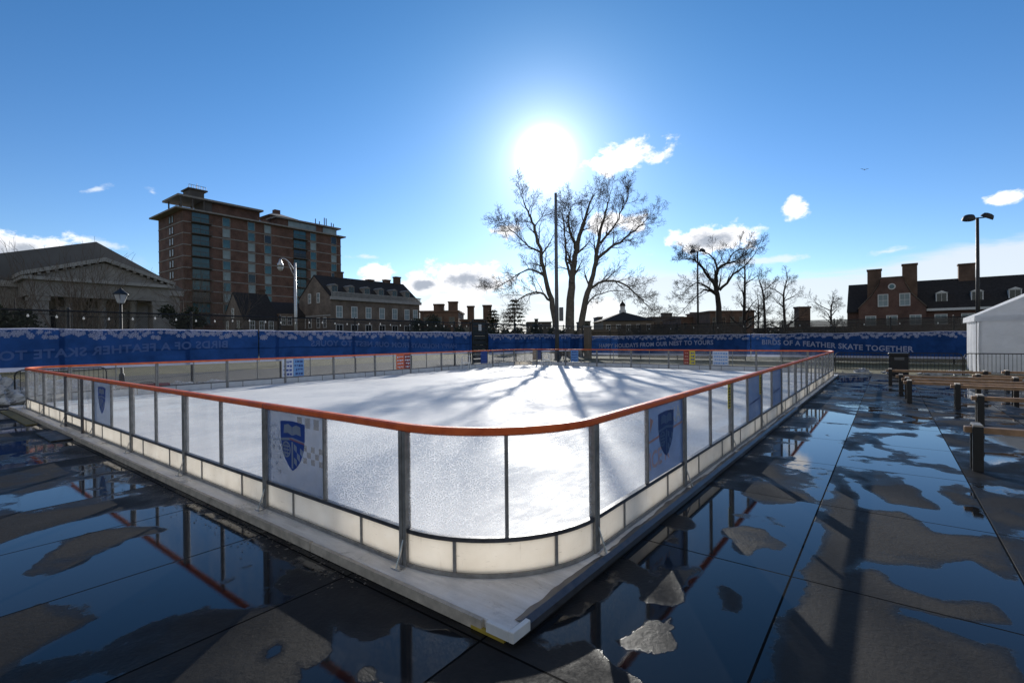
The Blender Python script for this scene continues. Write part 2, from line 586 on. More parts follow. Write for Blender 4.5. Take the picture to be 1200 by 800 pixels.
def paving_mat():
    """dark slabs 1.4 x 2.05 m with joints, standing water where the slabs dip"""
    t = NT('wet_dark_paving')
    co = t.coord()
    sx = t.n('ShaderNodeSeparateXYZ'); t.l(co, sx.inputs[0])
    u, v = sx.outputs[0], sx.outputs[1]
    rv = t.math('DIVIDE', t.math('ADD', v, 1.35), 1.4)
    row = t.math('FLOOR', rv)
    fv = t.math('FRACT', rv)
    cu = t.math('DIVIDE', t.math('SUBTRACT', u, 1.75), 2.05)
    fu = t.math('FRACT', cu)
    colm = t.math('FLOOR', cu)
    dv = t.math('MULTIPLY', t.math('MINIMUM', fv, t.math('SUBTRACT', 1.0, fv)), 1.4)
    du = t.math('MULTIPLY', t.math('MINIMUM', fu, t.math('SUBTRACT', 1.0, fu)), 2.05)
    edge = t.math('MINIMUM', du, dv)
    joint = t.smooth(edge, .006, .010, 1, 0)
    cb = t.n('ShaderNodeCombineXYZ'); t.l(row, cb.inputs[0]); t.l(colm, cb.inputs[1])
    wn = t.n('ShaderNodeTexWhiteNoise', noise_dimensions='2D'); t.l(cb.outputs[0], wn.inputs['Vector'])
    slab = wn.outputs['Value']
    big = t.noise(co, .95, 3, .45, .5)
    med = t.noise(co, 3.2, 3, .5, .4)
    at = t.n('ShaderNodeAttribute', attribute_name='wetoff')
    h = t.math('ADD', big, t.math('MULTIPLY', t.math('SUBTRACT', med, .5), .36))
    h = t.math('ADD', h, t.math('MULTIPLY', t.math('SUBTRACT', t.noise(co, 11, 5, .65), .5), .15))
    # each slab sinks a little towards one long edge
    h = t.math('ADD', h, t.math('MULTIPLY', t.math('SUBTRACT', .5, fv), .12))
    h = t.math('ADD', h, t.math('MULTIPLY', t.math('SUBTRACT', slab, .5), .16))
    h = t.math('ADD', h, t.math('MULTIPLY', at.outputs['Fac'], 1.0))
    water = t.smooth(h, .505, .565)
    damp = t.smooth(h, .30, .515)
    fine = t.noise(co, 26, 8, .7)
    stain = t.noise(co, 1.7, 8, .65)
    dry = t.ramp(t.math('ADD', t.math('MULTIPLY', stain, .6), t.math('MULTIPLY', fine, .4)), [(.3, (.019, .018, .0175)), (.7, (.048, .045, .042))])
    sl = t.n('ShaderNodeVectorMath', operation='SCALE'); t.l(dry, sl.inputs[0]); t.l(t.smooth(slab, 0, 1, .8, 1.15), sl.inputs['Scale'])
    grit = t.smooth(t.noise(co, 70, 2, .5), .70, .74)
    c = t.mixc(damp, sl.outputs[0], (.016, .015, .0145))
    c = t.mixc(water, c, (.010, .011, .013))
    c = t.mixc(joint, c, (.006, .006, .006))
    p = t.n('ShaderNodeBsdfPrincipled')
    t.l(c, p.inputs['Base Color'])
    rg = t.mixf(damp, t.smooth(fine, .3, .7, .58, .75), .36)
    rg = t.mixf(t.math('POWER', water, .45), rg, .012)
    rg = t.mixf(joint, rg, .6)
    t.l(rg, p.inputs['Roughness'])
    p.inputs['IOR'].default_value = 1.36
    t.l(t.mixf(joint, t.mixf(water, .14, .5), .02), p.inputs['Specular IOR Level'])
    b = t.n('ShaderNodeBump'); b.inputs['Distance'].default_value = .010
    t.l(t.mixf(water, .5, .015), b.inputs['Strength'])
    hh = t.math('SUBTRACT', t.math('ADD', fine, t.math('MULTIPLY', stain, .6)), t.math('MULTIPLY', joint, 1.2))
    t.l(hh, b.inputs['Height']); t.l(b.outputs[0], p.inputs['Normal'])
    return t.finish(p.outputs[0])


M['paving'] = paving_mat()


def ground_mat(name, stops, scale=.5, bump=.6):
    t = NT(name)
    co = t.coord()
    a = t.noise(co, scale, 8, .65); b_ = t.noise(co, scale * 22, 6, .7)
    f = t.math('ADD', t.math('MULTIPLY', a, .55), t.math('MULTIPLY', b_, .45))
    p = t.n('ShaderNodeBsdfPrincipled'); t.l(t.ramp(f, stops), p.inputs['Base Color'])
    p.inputs['Roughness'].default_value = .9
    b = t.n('ShaderNodeBump'); b.inputs['Strength'].default_value = bump; b.inputs['Distance'].default_value = .04
    t.l(b_, b.inputs['Height']); t.l(b.outputs[0], p.inputs['Normal'])
    return t.finish(p.outputs[0])


M['dead_grass'] = ground_mat('winter_grass', [(.34, (.030, .036, .016)), (.5, (.095, .088, .036)), (.64, (.19, .155, .07))])
M['asphalt'] = ground_mat('asphalt', [(.35, (.03, .03, .031)), (.65, (.055, .054, .052))], .8, .3)


def platform_mat():
    t = NT('grey_white_platform')
    co = t.coord()
    a = t.noise(co, 1.6, 8, .68, .5); s = t.noise(t.mapping(co, (5, .6, 1)), 2.6, 6, .65, .6)
    sp = t.noise(co, 38, 3, .6)
    f = t.math('ADD', t.math('MULTIPLY', a, .55), t.math('MULTIPLY', s, .45))
    c = t.ramp(f, [(.32, (.30, .285, .26)), (.44, (.58, .565, .54)), (.60, (.80, .785, .76))])
    c = t.mixc(t.smooth(sp, .66, .74, 0, .5), c, (.12, .11, .10))
    p = t.n('ShaderNodeBsdfPrincipled'); t.l(c, p.inputs['Base Color'])
    t.l(t.smooth(a, .35, .65, .25, .6), p.inputs['Roughness'])
    b = t.n('ShaderNodeBump'); b.inputs['Strength'].default_value = .3; b.inputs['Distance'].default_value = .01
    t.l(t.math('ADD', sp, a), b.inputs['Height']); t.l(b.outputs[0], p.inputs['Normal'])
    return t.finish(p.outputs[0])


M['platform'] = platform_mat()

# ------------------------------------------------------------------ ground
mb = MB(); mb.quad((-2500, -600, 0), (2500, -600, 0), (2500, 3500, 0), (-2500, 3500, 0))
tag(mb.build('ground', M['dead_grass']), kind='structure')

RU, RV, RR = 24.7, 17.95, 1.1     # rink size along u and v, corner radius


def signed_poly(pts, x, y):
    """distance inside (+) / outside (-) of a polygon"""
    inside = False
    best = 1e9
    n = len(pts)
    for i in range(n):
        x1, y1 = pts[i]; x2, y2 = pts[(i + 1) % n]
        if (y1 > y) != (y2 > y) and x < (x2 - x1) * (y - y1) / (y2 - y1) + x1:
            inside = not inside
        dx, dy = x2 - x1, y2 - y1
        L = dx * dx + dy * dy
        s = 0 if L == 0 else max(0, min(1, ((x - x1) * dx + (y - y1) * dy) / L))
        best = min(best, math.hypot(x - x1 - s * dx, y - y1 - s * dy))
    return best if inside else -best


# outlines of dry slab patches (-) and standing water (+), traced on the ground
patches = []


def patch(sign, ox, oy, k, pts, fill=None):
    patches.append((sign, [toR(gnd(ox + a / k, oy + b / k)) for a, b in pts]))


k = 3.2
# broad wet areas first, dry islands after (later ones win)
patch(+1, 0, 550, k, [(-120, 830), (0, 760), (640, 560), (1085, 505), (980, 240), (700, 150), (440, 150), (60, 250), (-120, 330)])
patch(-1, 0, 550, k, [(60, 400), (180, 310), (330, 240), (500, 212), (600, 232), (480, 262), (300, 355), (150, 425)])
patch(-1, 0, 550, k, [(-60, 190), (250, 150), (480, 108), (500, 132), (250, 192), (-60, 300)])
patch(-1, 0, 550, k, [(-60, 600), (150, 500), (200, 545), (310, 565), (-60, 780)])
patch(-1, 0, 550, k, [(600, 815), (860, 640), (1085, 508), (1300, 440), (1300, 790), (1110, 830)])
patch(+1, 0, 550, k, [(1000, 680), (1070, 638), (1052, 692), (1012, 706)])
patch(+1, 0, 550, k, [(1105, 738), (1300, 700), (1330, 830), (1120, 830)])
patch(+1, 350, 550, k, [(110, 545), (150, 560), (210, 700), (170, 760), (110, 700)])
patch(+1, 350, 550, k, [(240, 700), (390, 585), (640, 655), (470, 790), (300, 800)])
patch(-1, 350, 550, k, [(-10, 650), (60, 618), (112, 682), (50, 742), (-10, 720)])
patch(-1, 350, 550, k, [(245, 700), (340, 815), (170, 815)])
patch(-1, 350, 550, k, [(480, 815), (650, 665), (880, 680), (1090, 800), (1000, 830)])
patch(+1, 600, 550, k, [(330, 610), (320, 520), (420, 450), (495, 490), (700, 400), (900, 330), (1110, 405), (1010, 815), (560, 815), (400, 720)])
patch(+1, 600, 550, k, [(660, 290), (640, 240), (760, 180), (1090, 120), (1200, 60), (1200, 130), (1130, 390), (900, 345)])
patch(-1, 600, 550, k, [(490, 490), (585, 395), (632, 490), (600, 516)])
patch(-1, 600, 550, k, [(360, 642), (420, 592), (520, 556), (602, 550), (626, 660), (560, 702), (480, 716), (400, 682)])
patch(-1, 600, 550, k, [(770, 216), (860, 205), (960, 225), (1062, 290), (1000, 311), (880, 277), (780, 241)])
patch(-1, 600, 550, k, [(830, 276), (890, 270), (932, 300), (900, 332), (850, 322)])
patch(-1, 600, 550, k, [(800, 168), (900, 160), (1050, 190), (1062, 232), (960, 214)])
patch(-1, 600, 550, k, [(865, 90), (980, 66), (1082, 102), (1060, 126), (900, 132)])
patch(-1, 600, 550, k, [(780, 420), (880, 480), (850, 545), (800, 530)])
patch(-1, 600, 550, k, [(210, 760), (300, 665), (380, 740), (530, 815), (200, 815)])
# slab to the right of the first joint: long streaks of water between dry backs
patch(-1, 825, 550, k, [(520, 60), (960, 60), (1200, 420), (1200, 830), (300, 830), (400, 400)])
patch(+1, 825, 550, k, [(520, 20), (700, 130), (870, 150), (760, 30), (800, 20), (950, 130), (1050, 140), (1090, 240), (880, 240), (740, 160), (590, 140)])
patch(+1, 825, 550, k, [(530, 385), (600, 340), (760, 360), (900, 385), (1000, 350), (1100, 420), (1190, 440), (1200, 600), (1080, 500), (880, 490), (700, 420), (640, 372)])
patch(+1, 825, 550, k, [(650, 465), (720, 500), (900, 560), (1200, 600), (1200, 640), (1020, 625), (840, 570), (740, 555), (700, 600), (720, 520)])
patch(+1, 900, 370, 4, [(530, 580), (600, 560), (700, 575), (690, 540), (780, 515), (880, 700), (800, 690), (840, 655), (700, 640), (640, 600)])
patch(+1, 900, 370, 4, [(410, 605), (470, 600), (590, 655), (500, 645)])
patch(+1, 900, 370, 4, [(520, 715), (640, 710), (900, 770), (930, 790), (760, 760), (620, 730)])
patch(+1, 900, 370, 4, [(1010, 640), (1130, 640), (1180, 690), (1260, 700), (1120, 690), (1030, 710)])
patch(+1, 900, 370, 4, [(220, 490), (330, 490), (405, 510), (370, 600), (340, 700), (100, 690), (230, 640), (180, 570)])

bounds = []
for s_, pts in patches:
    xs = [p[0] for p in pts]; ys = [p[1] for p in pts]
    bounds.append((min(xs) - .35, max(xs) + .35, min(ys) - .35, max(ys) + .35))


def wet_offset(u, v):
    w = 0.0
    for (sg, pts), bb in zip(patches, bounds):
        if not (bb[0] < u < bb[1] and bb[2] < v < bb[3]): continue
        d = signed_poly(pts, u, v)
        d += .05 * noise.noise(Vector((u * 3, v * 3, 1.7))) + .025 * noise.noise(Vector((u * 9, v * 9, 4.2)))
        if sg > 0:
            a = max(0, min(1, (d + .10) / .2))
            a = a * a * (3 - 2 * a)
            w = w * (1 - a) + .21 * a
        else:
            a = max(0, min(1, (d + .09) / .18))
            a = a * a * (3 - 2 * a)
            w = w * (1 - a) - .22 * a
    return w


def paving_sheet(name, us, vs, holes=None):
    verts = []; faces = []; wet = []
    nu, nv = len(us), len(vs)
    for u in us:
        for v in vs:
            verts.append((u, v, 0.004)); wet.append(wet_offset(u, v))
    for i in range(nu - 1):
        for j in range(nv - 1):
            if us[i] >= .4 and vs[j] >= .4 and us[i + 1] <= RU - .4 and vs[j + 1] <= RV - .4: continue
            faces.append((i * nv + j, (i + 1) * nv + j, (i + 1) * nv + j + 1, i * nv + j + 1))
    me = bpy.data.meshes.new(name)
    me.from_pydata(verts, [], faces)
    at = me.attributes.new('wetoff', 'FLOAT', 'POINT')
    at.data.foreach_set('value', wet)
    me.materials.append(M['paving'])
    return tag(link(name, me, None, ORG, RA), kind='structure')


def axis(lo, a, b, hi, st, far):
    xs = []
    x = lo
    while x < a - 1e-6: xs.append(x); x += far
    x = a
    while x < b: xs.append(x); x += st
    x = b
    while x < hi: xs.append(x); x += far
    xs.append(hi)
    return xs


paving_sheet('pavement', axis(-22, -5.0, 9.5, 27.2, .05, 1.5), axis(-22, -5.0, 6.5, 19.4, .05, 1.5))
mb = MB(); mb.quad((-60, 22.6, .004), (120, 22.6, .004), (120, 32, .004), (-60, 32, .004))
o = mb.build('road', M['asphalt']); o.location = ORG; o.rotation_euler = (0, 0, RA); tag(o, kind='structure')
mb = MB(); mb.quad((-30, 19.9, .004), (27, 19.9, .004), (27, 20.7, .004), (-30, 20.7, .004))
o = mb.build('path', M['asphalt']); o.location = ORG; o.rotation_euler = (0, 0, RA); tag(o, kind='structure')

# ------------------------------------------------------------------ rink platform and ice
Z0 = 0.08
plat = thing('rink_platform', 'low grey white platform under the ice rink with a pointed near corner', 'platform', ORG, RA)
mb = MB()
mb.bbox(-.20, RU + .17, -.115, RV + .17, 0.006, Z0, .008)
mb.build('deck', M['platform'], plat)
# timber edging along the two near edges
mb = MB(); x = -.12
while x < RU:
    L = random.uniform(1.9, 2.6); mb.box(x, min(RU, x + L - .012), -.150, -.118, .008, Z0 - .008 + random.uniform(-.004, .004)); x += L
mb.build('timber_edge', M['wood_dark'], plat)
mb = MB(); y = .10
while y < RV:
    L = random.uniform(1.9, 2.6); mb.box(-.235, -.203, y, min(RV, y + L - .012), .008, Z0 + .006 + random.uniform(-.003, .003)); y += L
mb.build('timber_edge', M['wood_grey'], plat)
# liner curling over the right hand edge: uneven strip
mb = MB(); prev = None
for i in range(260):
    u = -.1 + i * .045
    w = .055 + .05 * noise.noise(Vector((u * 1.3, 3.1, 0))) + .02 * noise.noise(Vector((u * 7, 1.1, 0)))
    zz = Z0 + .012 + .010 * noise.noise(Vector((u * 3, 9.1, 0)))
    cur = (Vector((u, -.117 + max(.01, w), Z0 + .004)), Vector((u, -.114, zz)), Vector((u, -.155, Z0 - .012)), Vector((u, -.155, Z0 - .045 - w * .2)))
    if prev:
        for a in range(3): mb.quad(prev[a], cur[a], cur[a + 1], prev[a + 1])
    prev = cur
mb.build('liner_edge', M['steel_dark'], plat, True)
mb = MB(); mb.bbox(-.242, -.06, -.163, -.125, .032, Z0 + .018, .004); mb.bbox(-.242, -.206, -.125, .055, .032, Z0 + .016, .004)
mb.build('corner_cap', M['white_paint'], plat)
mb = MB(); mb.bbox(-.236, -.208, -.085, .19, .006, .031, .003)
mb.build('corner_block', M['yellow'], plat)

mb = MB()
pts = []
ins = .03
for cx, cy, a0 in ((RU - RR, RV - RR, 0), (RR, RV - RR, 90), (RR, RR, 180), (RU - RR, RR, 270)):
    for i in range(13):
        a = rad(a0 + 90 * i / 12)
        pts.append((cx + (RR - ins) * math.cos(a), cy + (RR - ins) * math.sin(a), Z0 + .055))
mb.poly(pts)
ice = mb.build('ice', M['ice']); ice.location = ORG; ice.rotation_euler = (0, 0, RA); tag(ice, kind='structure')

# ------------------------------------------------------------------ rink barrier
SEC = 2.25
ZK0, ZK1, ZM, ZR, ZT = Z0 + .03, .345, .38, 1.145, 1.20
sh = {}


def shared(key, fn, m, smooth=False):
    if key not in sh:
        mb = MB(); fn(mb); sh[key] = mb.mesh(key, m, smooth)
    return sh[key]


def post_fn(mb):
    mb.bbox(-.042, -.003, -.03, .03, Z0, ZR, .003)
    mb.bbox(.003, .042, -.03, .03, Z0, ZR - .002, .003)
    for z in (.2, .62, 1.0):
        mb.tube([(-.022, -.034, z), (-.022, -.028, z)], .008, 6); mb.tube([(.022, -.034, z + .02), (.022, -.028, z + .02)], .008, 6)


def brace_fn(mb):
    mb.prism([(.005, -.108, Z0 + .002), (.005, -.09, Z0 + .002), (.005, -.032, .26), (.005, -.032, .29)], (.012, 0, 0))
    mb.box(-.045, .06, -.112, -.05, Z0 + .0005, Z0 + .009)


def mull_fn(mb): mb.bbox(-.0125, .0125, -.02, .02, ZM - .002, ZR, .002)


def kmull_fn(mb): mb.bbox(-.0125, .0125, -.016, .016, ZK0, ZK1, .002)


def rail_profile():
    # rounded orange top rail cross-section in (y,z)
    w, h, b = .034, .031, .012
    zc = (ZR + ZT) / 2
    return [(-w + b, zc - h), (w - b, zc - h), (w, zc - h + b), (w, zc + h - b), (w - b, zc + h), (-w + b, zc + h), (-w, zc + h - b), (-w, zc - h + b)]


def sweep(mb, path, prof):
    """path: list of (pos(x,y), normal(x,y)); prof in (offset along normal, z)"""
    n0 = len(mb.v); k = len(prof)
    for (p, nn) in path:
        for (a, z) in prof: mb.v.append((p[0] + nn[0] * a, p[1] + nn[1] * a, z))
    for i in range(len(path) - 1):
        for j in range(k):
            j2 = (j + 1) % k
            mb.f.append((n0 + i * k + j, n0 + (i + 1) * k + j, n0 + (i + 1) * k + j2, n0 + i * k + j2))
    mb.f.append(tuple(n0 + j for j in range(k)))
    e = n0 + (len(path) - 1) * k
    mb.f.append(tuple(e + j for j in reversed(range(k))))


def rect(y0, y1, z0, z1): return [(y0, z0), (y1, z0), (y1, z1), (y0, z1)]


def straight_side(label, start_uv, rz, n, wet_near=None, far=False):
    GM, KM = (M['glass_far'], M['kick_far']) if far else (M['glass'], M['kick'])
    t = thing('rink_barrier', label, 'rink barrier', R(*start_uv), RA + rz, 'sides and corners of the rink barrier')
    L = n * SEC
    path = [((0, 0), (0, 1)), ((L, 0), (0, 1))]
    npt = 24
    path = [((L * i / npt, 0), (0, 1)) for i in range(npt + 1)]
    mb = MB(); sweep(mb, path, rail_profile()); mb.build('top_rail', M['orange'], t)
    mb = MB(); sweep(mb, path, rect(-.022, .022, ZK1 + .001, ZM)); mb.build('middle_rail', M['steel_dark'], t)
    mb = MB(); sweep(mb, path, rect(-.022, .022, Z0 + .001, ZK0)); mb.build('bottom_rail', M['steel'], t)
    for i in range(1, n):
        def jfn(mb): sweep(mb, [((-.004, 0), (0, 1)), ((.004, 0), (0, 1))], [(a_ * 1.02, (ZR + ZT) / 2 - .0012 + (z_ - (ZR + ZT) / 2) * 1.03) for a_, z_ in rail_profile()])
        link('rail_joint', shared('rail_joint', jfn, M['steel_dark']), t, (i * SEC, 0, 0))
    for i in range(n + 1):
        x = i * SEC
        link('post', shared('post', post_fn, M['steel']), t, (x, 0, 0))
        link('brace', shared('brace', brace_fn, M['alu']), t, (x, 0, 0))
    for i in range(n):
        x = i * SEC
        link('mullion', shared('mullion', mull_fn, M['steel']), t, (x + SEC / 2, 0, 0))
        for h in (0, 1):
            wet = wet_near is not None and (i, h) in wet_near
            x0 = .046 if h == 0 else SEC / 2 + .014
            key = 'clear_panel_%d_%d_%d' % (h, wet, far)
            def gfn(mb, h=h):
                a, b = (.046, SEC / 2 - .014) if h == 0 else (SEC / 2 + .014, SEC - .046)
                mb.box(a, b, -.004, .004, ZM + .003, ZR - .003)
            link('clear_panel', shared(key, gfn, M['glass_wet'] if wet else GM), t, (x, 0, 0))
        for q, (a, b) in enumerate(((.046, SEC * .25 - .014), (SEC * .25 + .014, SEC * .75 - .014), (SEC * .75 + .014, SEC - .046))):
            def kfn(mb, a=a, b=b): mb.box(a, b, -.007, .007, ZK0 + .002, ZK1 - .001)
            link('kickboard', shared('kickboard_%d_%d' % (q, far), kfn, KM), t, (x, 0, 0))
        for a in (.25, .75):
            link('kickboard_mullion', shared('kickboard_mullion', kmull_fn, M['steel']), t, (x + SEC * a, 0, 0))
    return t


NL, NR = 7, 10
side_left = straight_side('orange railed barrier side running from the sunlit curved corner back to the snow heap', (0, RV - RR), -PI / 2, NL,
                          {(6, 1), (6, 0)})
side_right = straight_side('orange railed barrier side with yellow signs running along the wet walkway', (RR, 0), 0, NR, {(0, 0)})
side_far_l = straight_side('straight orange railed barrier side across the ice with grass seen through it', (RU - RR, RV), PI, NR, far=True)
side_far_r = straight_side('straight orange railed barrier side across the ice below the holiday greeting banner', (RU, RR), PI / 2, NL, far=True)


def arc_path(a0, a1, n, r=RR):
    out = []
    for i in range(n + 1):
        a = a0 + (a1 - a0) * i / n
        out.append(((r * math.cos(a), r * math.sin(a)), (-math.cos(a), -math.sin(a))))
    return out


def corner(label, uv, rz, wet):
    t = thing('rink_barrier', label, 'rink barrier', R(*uv), RA + rz, 'sides and corners of the rink barrier')
    a0, a1 = PI, 1.5 * PI
    full = arc_path(a0, a1, 20)
    def A(fn): return fn
    link('top_rail', shared('arc_rail', lambda mb: sweep(mb, full, rail_profile()), M['orange']), t)
    link('middle_rail', shared('arc_mid', lambda mb: sweep(mb, full, rect(-.022, .022, ZK1 + .001, ZM)), M['steel_dark']), t)
    link('bottom_rail', shared('arc_bot', lambda mb: sweep(mb, full, rect(-.022, .022, Z0 + .001, ZK0)), M['steel']), t)
    e = .046 / RR
    w = .014 / RR
    am = (a0 + a1) / 2
    for q, (p, r_) in enumerate(((a0 + e, am - w), (am + w, a1 - e))):
        link('clear_panel', shared('arc_glass_%d_%d' % (q, wet), lambda mb, p=p, r_=r_: sweep(mb, arc_path(p, r_, 28), rect(-.004, .004, ZM + .003, ZR - .003)), M['glass_wet'] if wet else M['glass_far']), t)
    q1, q3 = a0 + (a1 - a0) * .27, a0 + (a1 - a0) * .73
    for q, (p, r_) in enumerate(((a0 + e, q1 - w), (q1 + w, q3 - w), (q3 + w, a1 - e))):
        link('kickboard', shared('arc_kick_%d' % q, lambda mb, p=p, r_=r_: sweep(mb, arc_path(p, r_, 10), rect(-.007, .007, ZK0 + .002, ZK1 - .001)), M['kick']), t)
    for a, nm, fn in ((am, 'mullion', mull_fn), (q1, 'kickboard_mullion', kmull_fn), (q3, 'kickboard_mullion', kmull_fn)):
        link(nm, shared(nm, fn, M['steel']), t, (RR * math.cos(a), RR * math.sin(a), 0), a - 1.5 * PI)
    return t


corner('curved corner of the barrier nearest the camera with sun glare on its spattered panels', (RR, RR), 0, True)
corner('curved barrier corner at the end of the wet walkway by the black railing', (RU - RR, RR), PI / 2, False)
corner('curved barrier corner across the ice by the tall grey pole', (RU - RR, RV - RR), PI, False)
corner('curved barrier corner beside the heap of snow', (RR, RV - RR), -PI / 2, False)

# ------------------------------------------------------------------ lettering helper
dg_cache = {}


def text_bm(s, size, bold=0.0, spacing=1.0):
    cu = bpy.data.curves.new('lettering', 'FONT')
    cu.body = s; cu.size = size; cu.offset = bold; cu.space_character = spacing
    cu.resolution_u = 3
    ob = bpy.data.objects.new('lettering', cu)
    COL.objects.link(ob)
    bpy.context.view_layer.update()
    dg = bpy.context.evaluated_depsgraph_get()
    me = bpy.data.meshes.new_from_object(ob.evaluated_get(dg))
    vs = [v.co.copy() for v in me.vertices]; fs = [tuple(p.vertices) for p in me.polygons]
    bpy.data.objects.remove(ob); bpy.data.curves.remove(cu); bpy.data.meshes.remove(me)
    return vs, fs


def slab(mb, pts2, y0, y1):
    """flat 2-D outline (x,z) as a thin solid between y0 and y1"""
    mb.prism([(x, y0, z) for x, z in pts2], (0, y1 - y0, 0))


# ------------------------------------------------------------------ posters on the clear panels
def shield_parts(parent, cx, cz, w, h, y, m_blue, m_white, m_red, flip=1):
    """crest: book over two fields, a ringed ball left and lozenge checks right"""
    def S_(pts): return [(cx + flip * x * w / 2, cz + z * h / 2) for x, z in pts]
    out = [(-1, .93), (-.5, .97), (0, 1.0), (.5, .97), (1, .93), (.99, .3), (.88, -.15), (.62, -.58), (.3, -.85), (0, -1), (-.3, -.85), (-.62, -.58), (-.88, -.15), (-.99, .3)]
    mb = MB(); slab(mb, S_(out), y, y - .002); mb.build('shield', m_blue, parent)
    mb = MB()
    # open book
    slab(mb, S_([(-.66, .80), (-.33, .86), (-.02, .76), (-.02, .42), (-.33, .50), (-.70, .46)]), y - .0025, y - .004)
    slab(mb, S_([(.66, .80), (.70, .46), (.33, .50), (.02, .42), (.02, .76), (.33, .86)]), y - .0025, y - .004)
    # band under the book
    slab(mb, S_([(-.97, .24), (0, .34), (.97, .24), (.96, .14), (0, .24), (-.96, .14)]), y - .0025, y - .004)
    # pale stripe between the fields
    slab(mb, S_([(-.06, .16), (.06, .16), (.06, -.9), (-.06, -.9)]), y - .0025, y - .004)
    # ball: ring and bars
    n = 22; ring = []
    for i in range(n):
        a0 = 2 * PI * i / n; a1 = 2 * PI * (i + 1) / n
        f = lambda r, a: (-.50 + r * .36 * math.cos(a), -.18 + r * .33 * math.sin(a))
        slab(mb, S_([f(1, a0), f(1, a1), f(.82, a1), f(.82, a0)]), y - .0025, y - .004)
    for zz in (-.02, -.16, -.30):
        slab(mb, S_([(-.74, zz), (-.26, zz), (-.26, zz - .06), (-.74, zz - .06)]), y - .0025, y - .004)
    for xx in (-.60, -.42):
        slab(mb, S_([(xx - .025, .08), (xx + .025, .08), (xx + .025, -.46), (xx - .025, -.46)]), y - .0041, y - .0045)
    # lozenge checks
    for i in range(3):
        x0 = .14 + i * .25
        for j in range(4):
            z0 = .10 - j * .27 - i * .06
            if (i + j) % 2 == 0 and z0 > -.75 + i * .32:
                slab(mb, S_([(x0, z0), (x0 + .22, z0 - .09), (x0 + .22, z0 - .34), (x0, z0 - .22)]), y - .0025, y - .004)
    mb.build('shield_emblem', m_white, parent)
    if m_red:
        mb = MB(); slab(mb, S_([(-.2, .30), (.98, .20), (.98, .145), (-.2, .245)]), y - .0046, y - .006); mb.build('shield_ribbon', m_red, parent)


def letters(parent, s, x, z, size, y, m, rot=0.0, flip=1, name='lettering', bold=.0):
    vs, fs = text_bm(s, size, bold)
    c, s_ = math.cos(rot), math.sin(rot)
    mb = MB()
    mb.v = [(x + flip * (v.x * c - v.y * s_), y, z + v.x * s_ + v.y * c) for v in vs]
    mb.f = [f if flip == 1 else tuple(reversed(f)) for f in fs]
    return mb.build(name, m, parent)


def poster(side_uv, rz, x0, x1, label, film, blue, white, style, flip=1):
    t = thing('poster', label, 'poster', R(*side_uv), RA + rz, 'shield posters on the barrier panels')
    mb = MB(); mb.box(x0, x1, -.009, -.006, ZM + .006, ZR - .004); mb.build('film', film, t)
    w = x1 - x0
    cx, cz = (x0 + x1) / 2, (ZM + ZR) / 2 + .03
    y = -.0095
    shield_parts(t, cx - .02 * flip, cz + .02, w * .44, .50, y - .001, blue, white, M['film_red'] if style == 'pale' else None, flip)
    if style == 'pale':
        # faint show-through print: mirrored letters, blocks and checks
        letters(t, 'IG', x0 + .34, ZR - .28, .25, y, M['film_ghost'], rad(-12), -1, bold=.004)
        mb = MB()
        for i in range(3): slab(mb, [(x1 - .46 + i * .15, ZR - .03), (x1 - .37 + i * .15, ZR - .03), (x1 - .37 + i * .15, ZR - .13), (x1 - .46 + i * .15, ZR - .13)], y, y - .001)
        for i in range(5):
            for j in range(3):
                if (i + j) % 2 == 0: slab(mb, [(x1 - .35 + i * .07, ZR - .30 - j * .06), (x1 - .285 + i * .07, ZR - .30 - j * .06), (x1 - .285 + i * .07, ZR - .355 - j * .06), (x1 - .35 + i * .07, ZR - .355 - j * .06)], y, y - .001)
        mb.build('printed_blocks', M['film_tan'], t)
        mb = MB(); rnd = random.Random(5)
        for i in range(26):
            cx_, cz_, r_ = x0 + .03 + rnd.random() ** 2 * .25, ZM + .05 + rnd.random() * .45, rnd.uniform(.008, .03)
            slab(mb, [(cx_ + r_ * math.cos(a * PI / 3), cz_ + r_ * math.sin(a * PI / 3)) for a in range(6)], y, y - .001)
        mb.build('printed_flakes', M['film_ghost'], t)
    elif style == 'blue':
        letters(t, 'SKA', x1 - .50, ZR - .26, .24, y, M['film_cream'], rad(4), 1, bold=.004)
        letters(t, 'ICE R', x0 + .02, ZM + .12, .25, y, M['film_orange'], rad(3), 1, bold=.006)
        mb = MB(); slab(mb, [(x0 + .02, ZM + .42), (x1 - .02, ZM + .50), (x1 - .02, ZM + .475), (x0 + .02, ZM + .395)], y, y - .001)
        slab(mb, [(x0 + .05, ZM + .5), (x0 + .14, ZM + .62), (x0 + .05, ZM + .66)], y, y - .001)
        mb.build('printed_stripe', M['film_orange'], t)
    return t


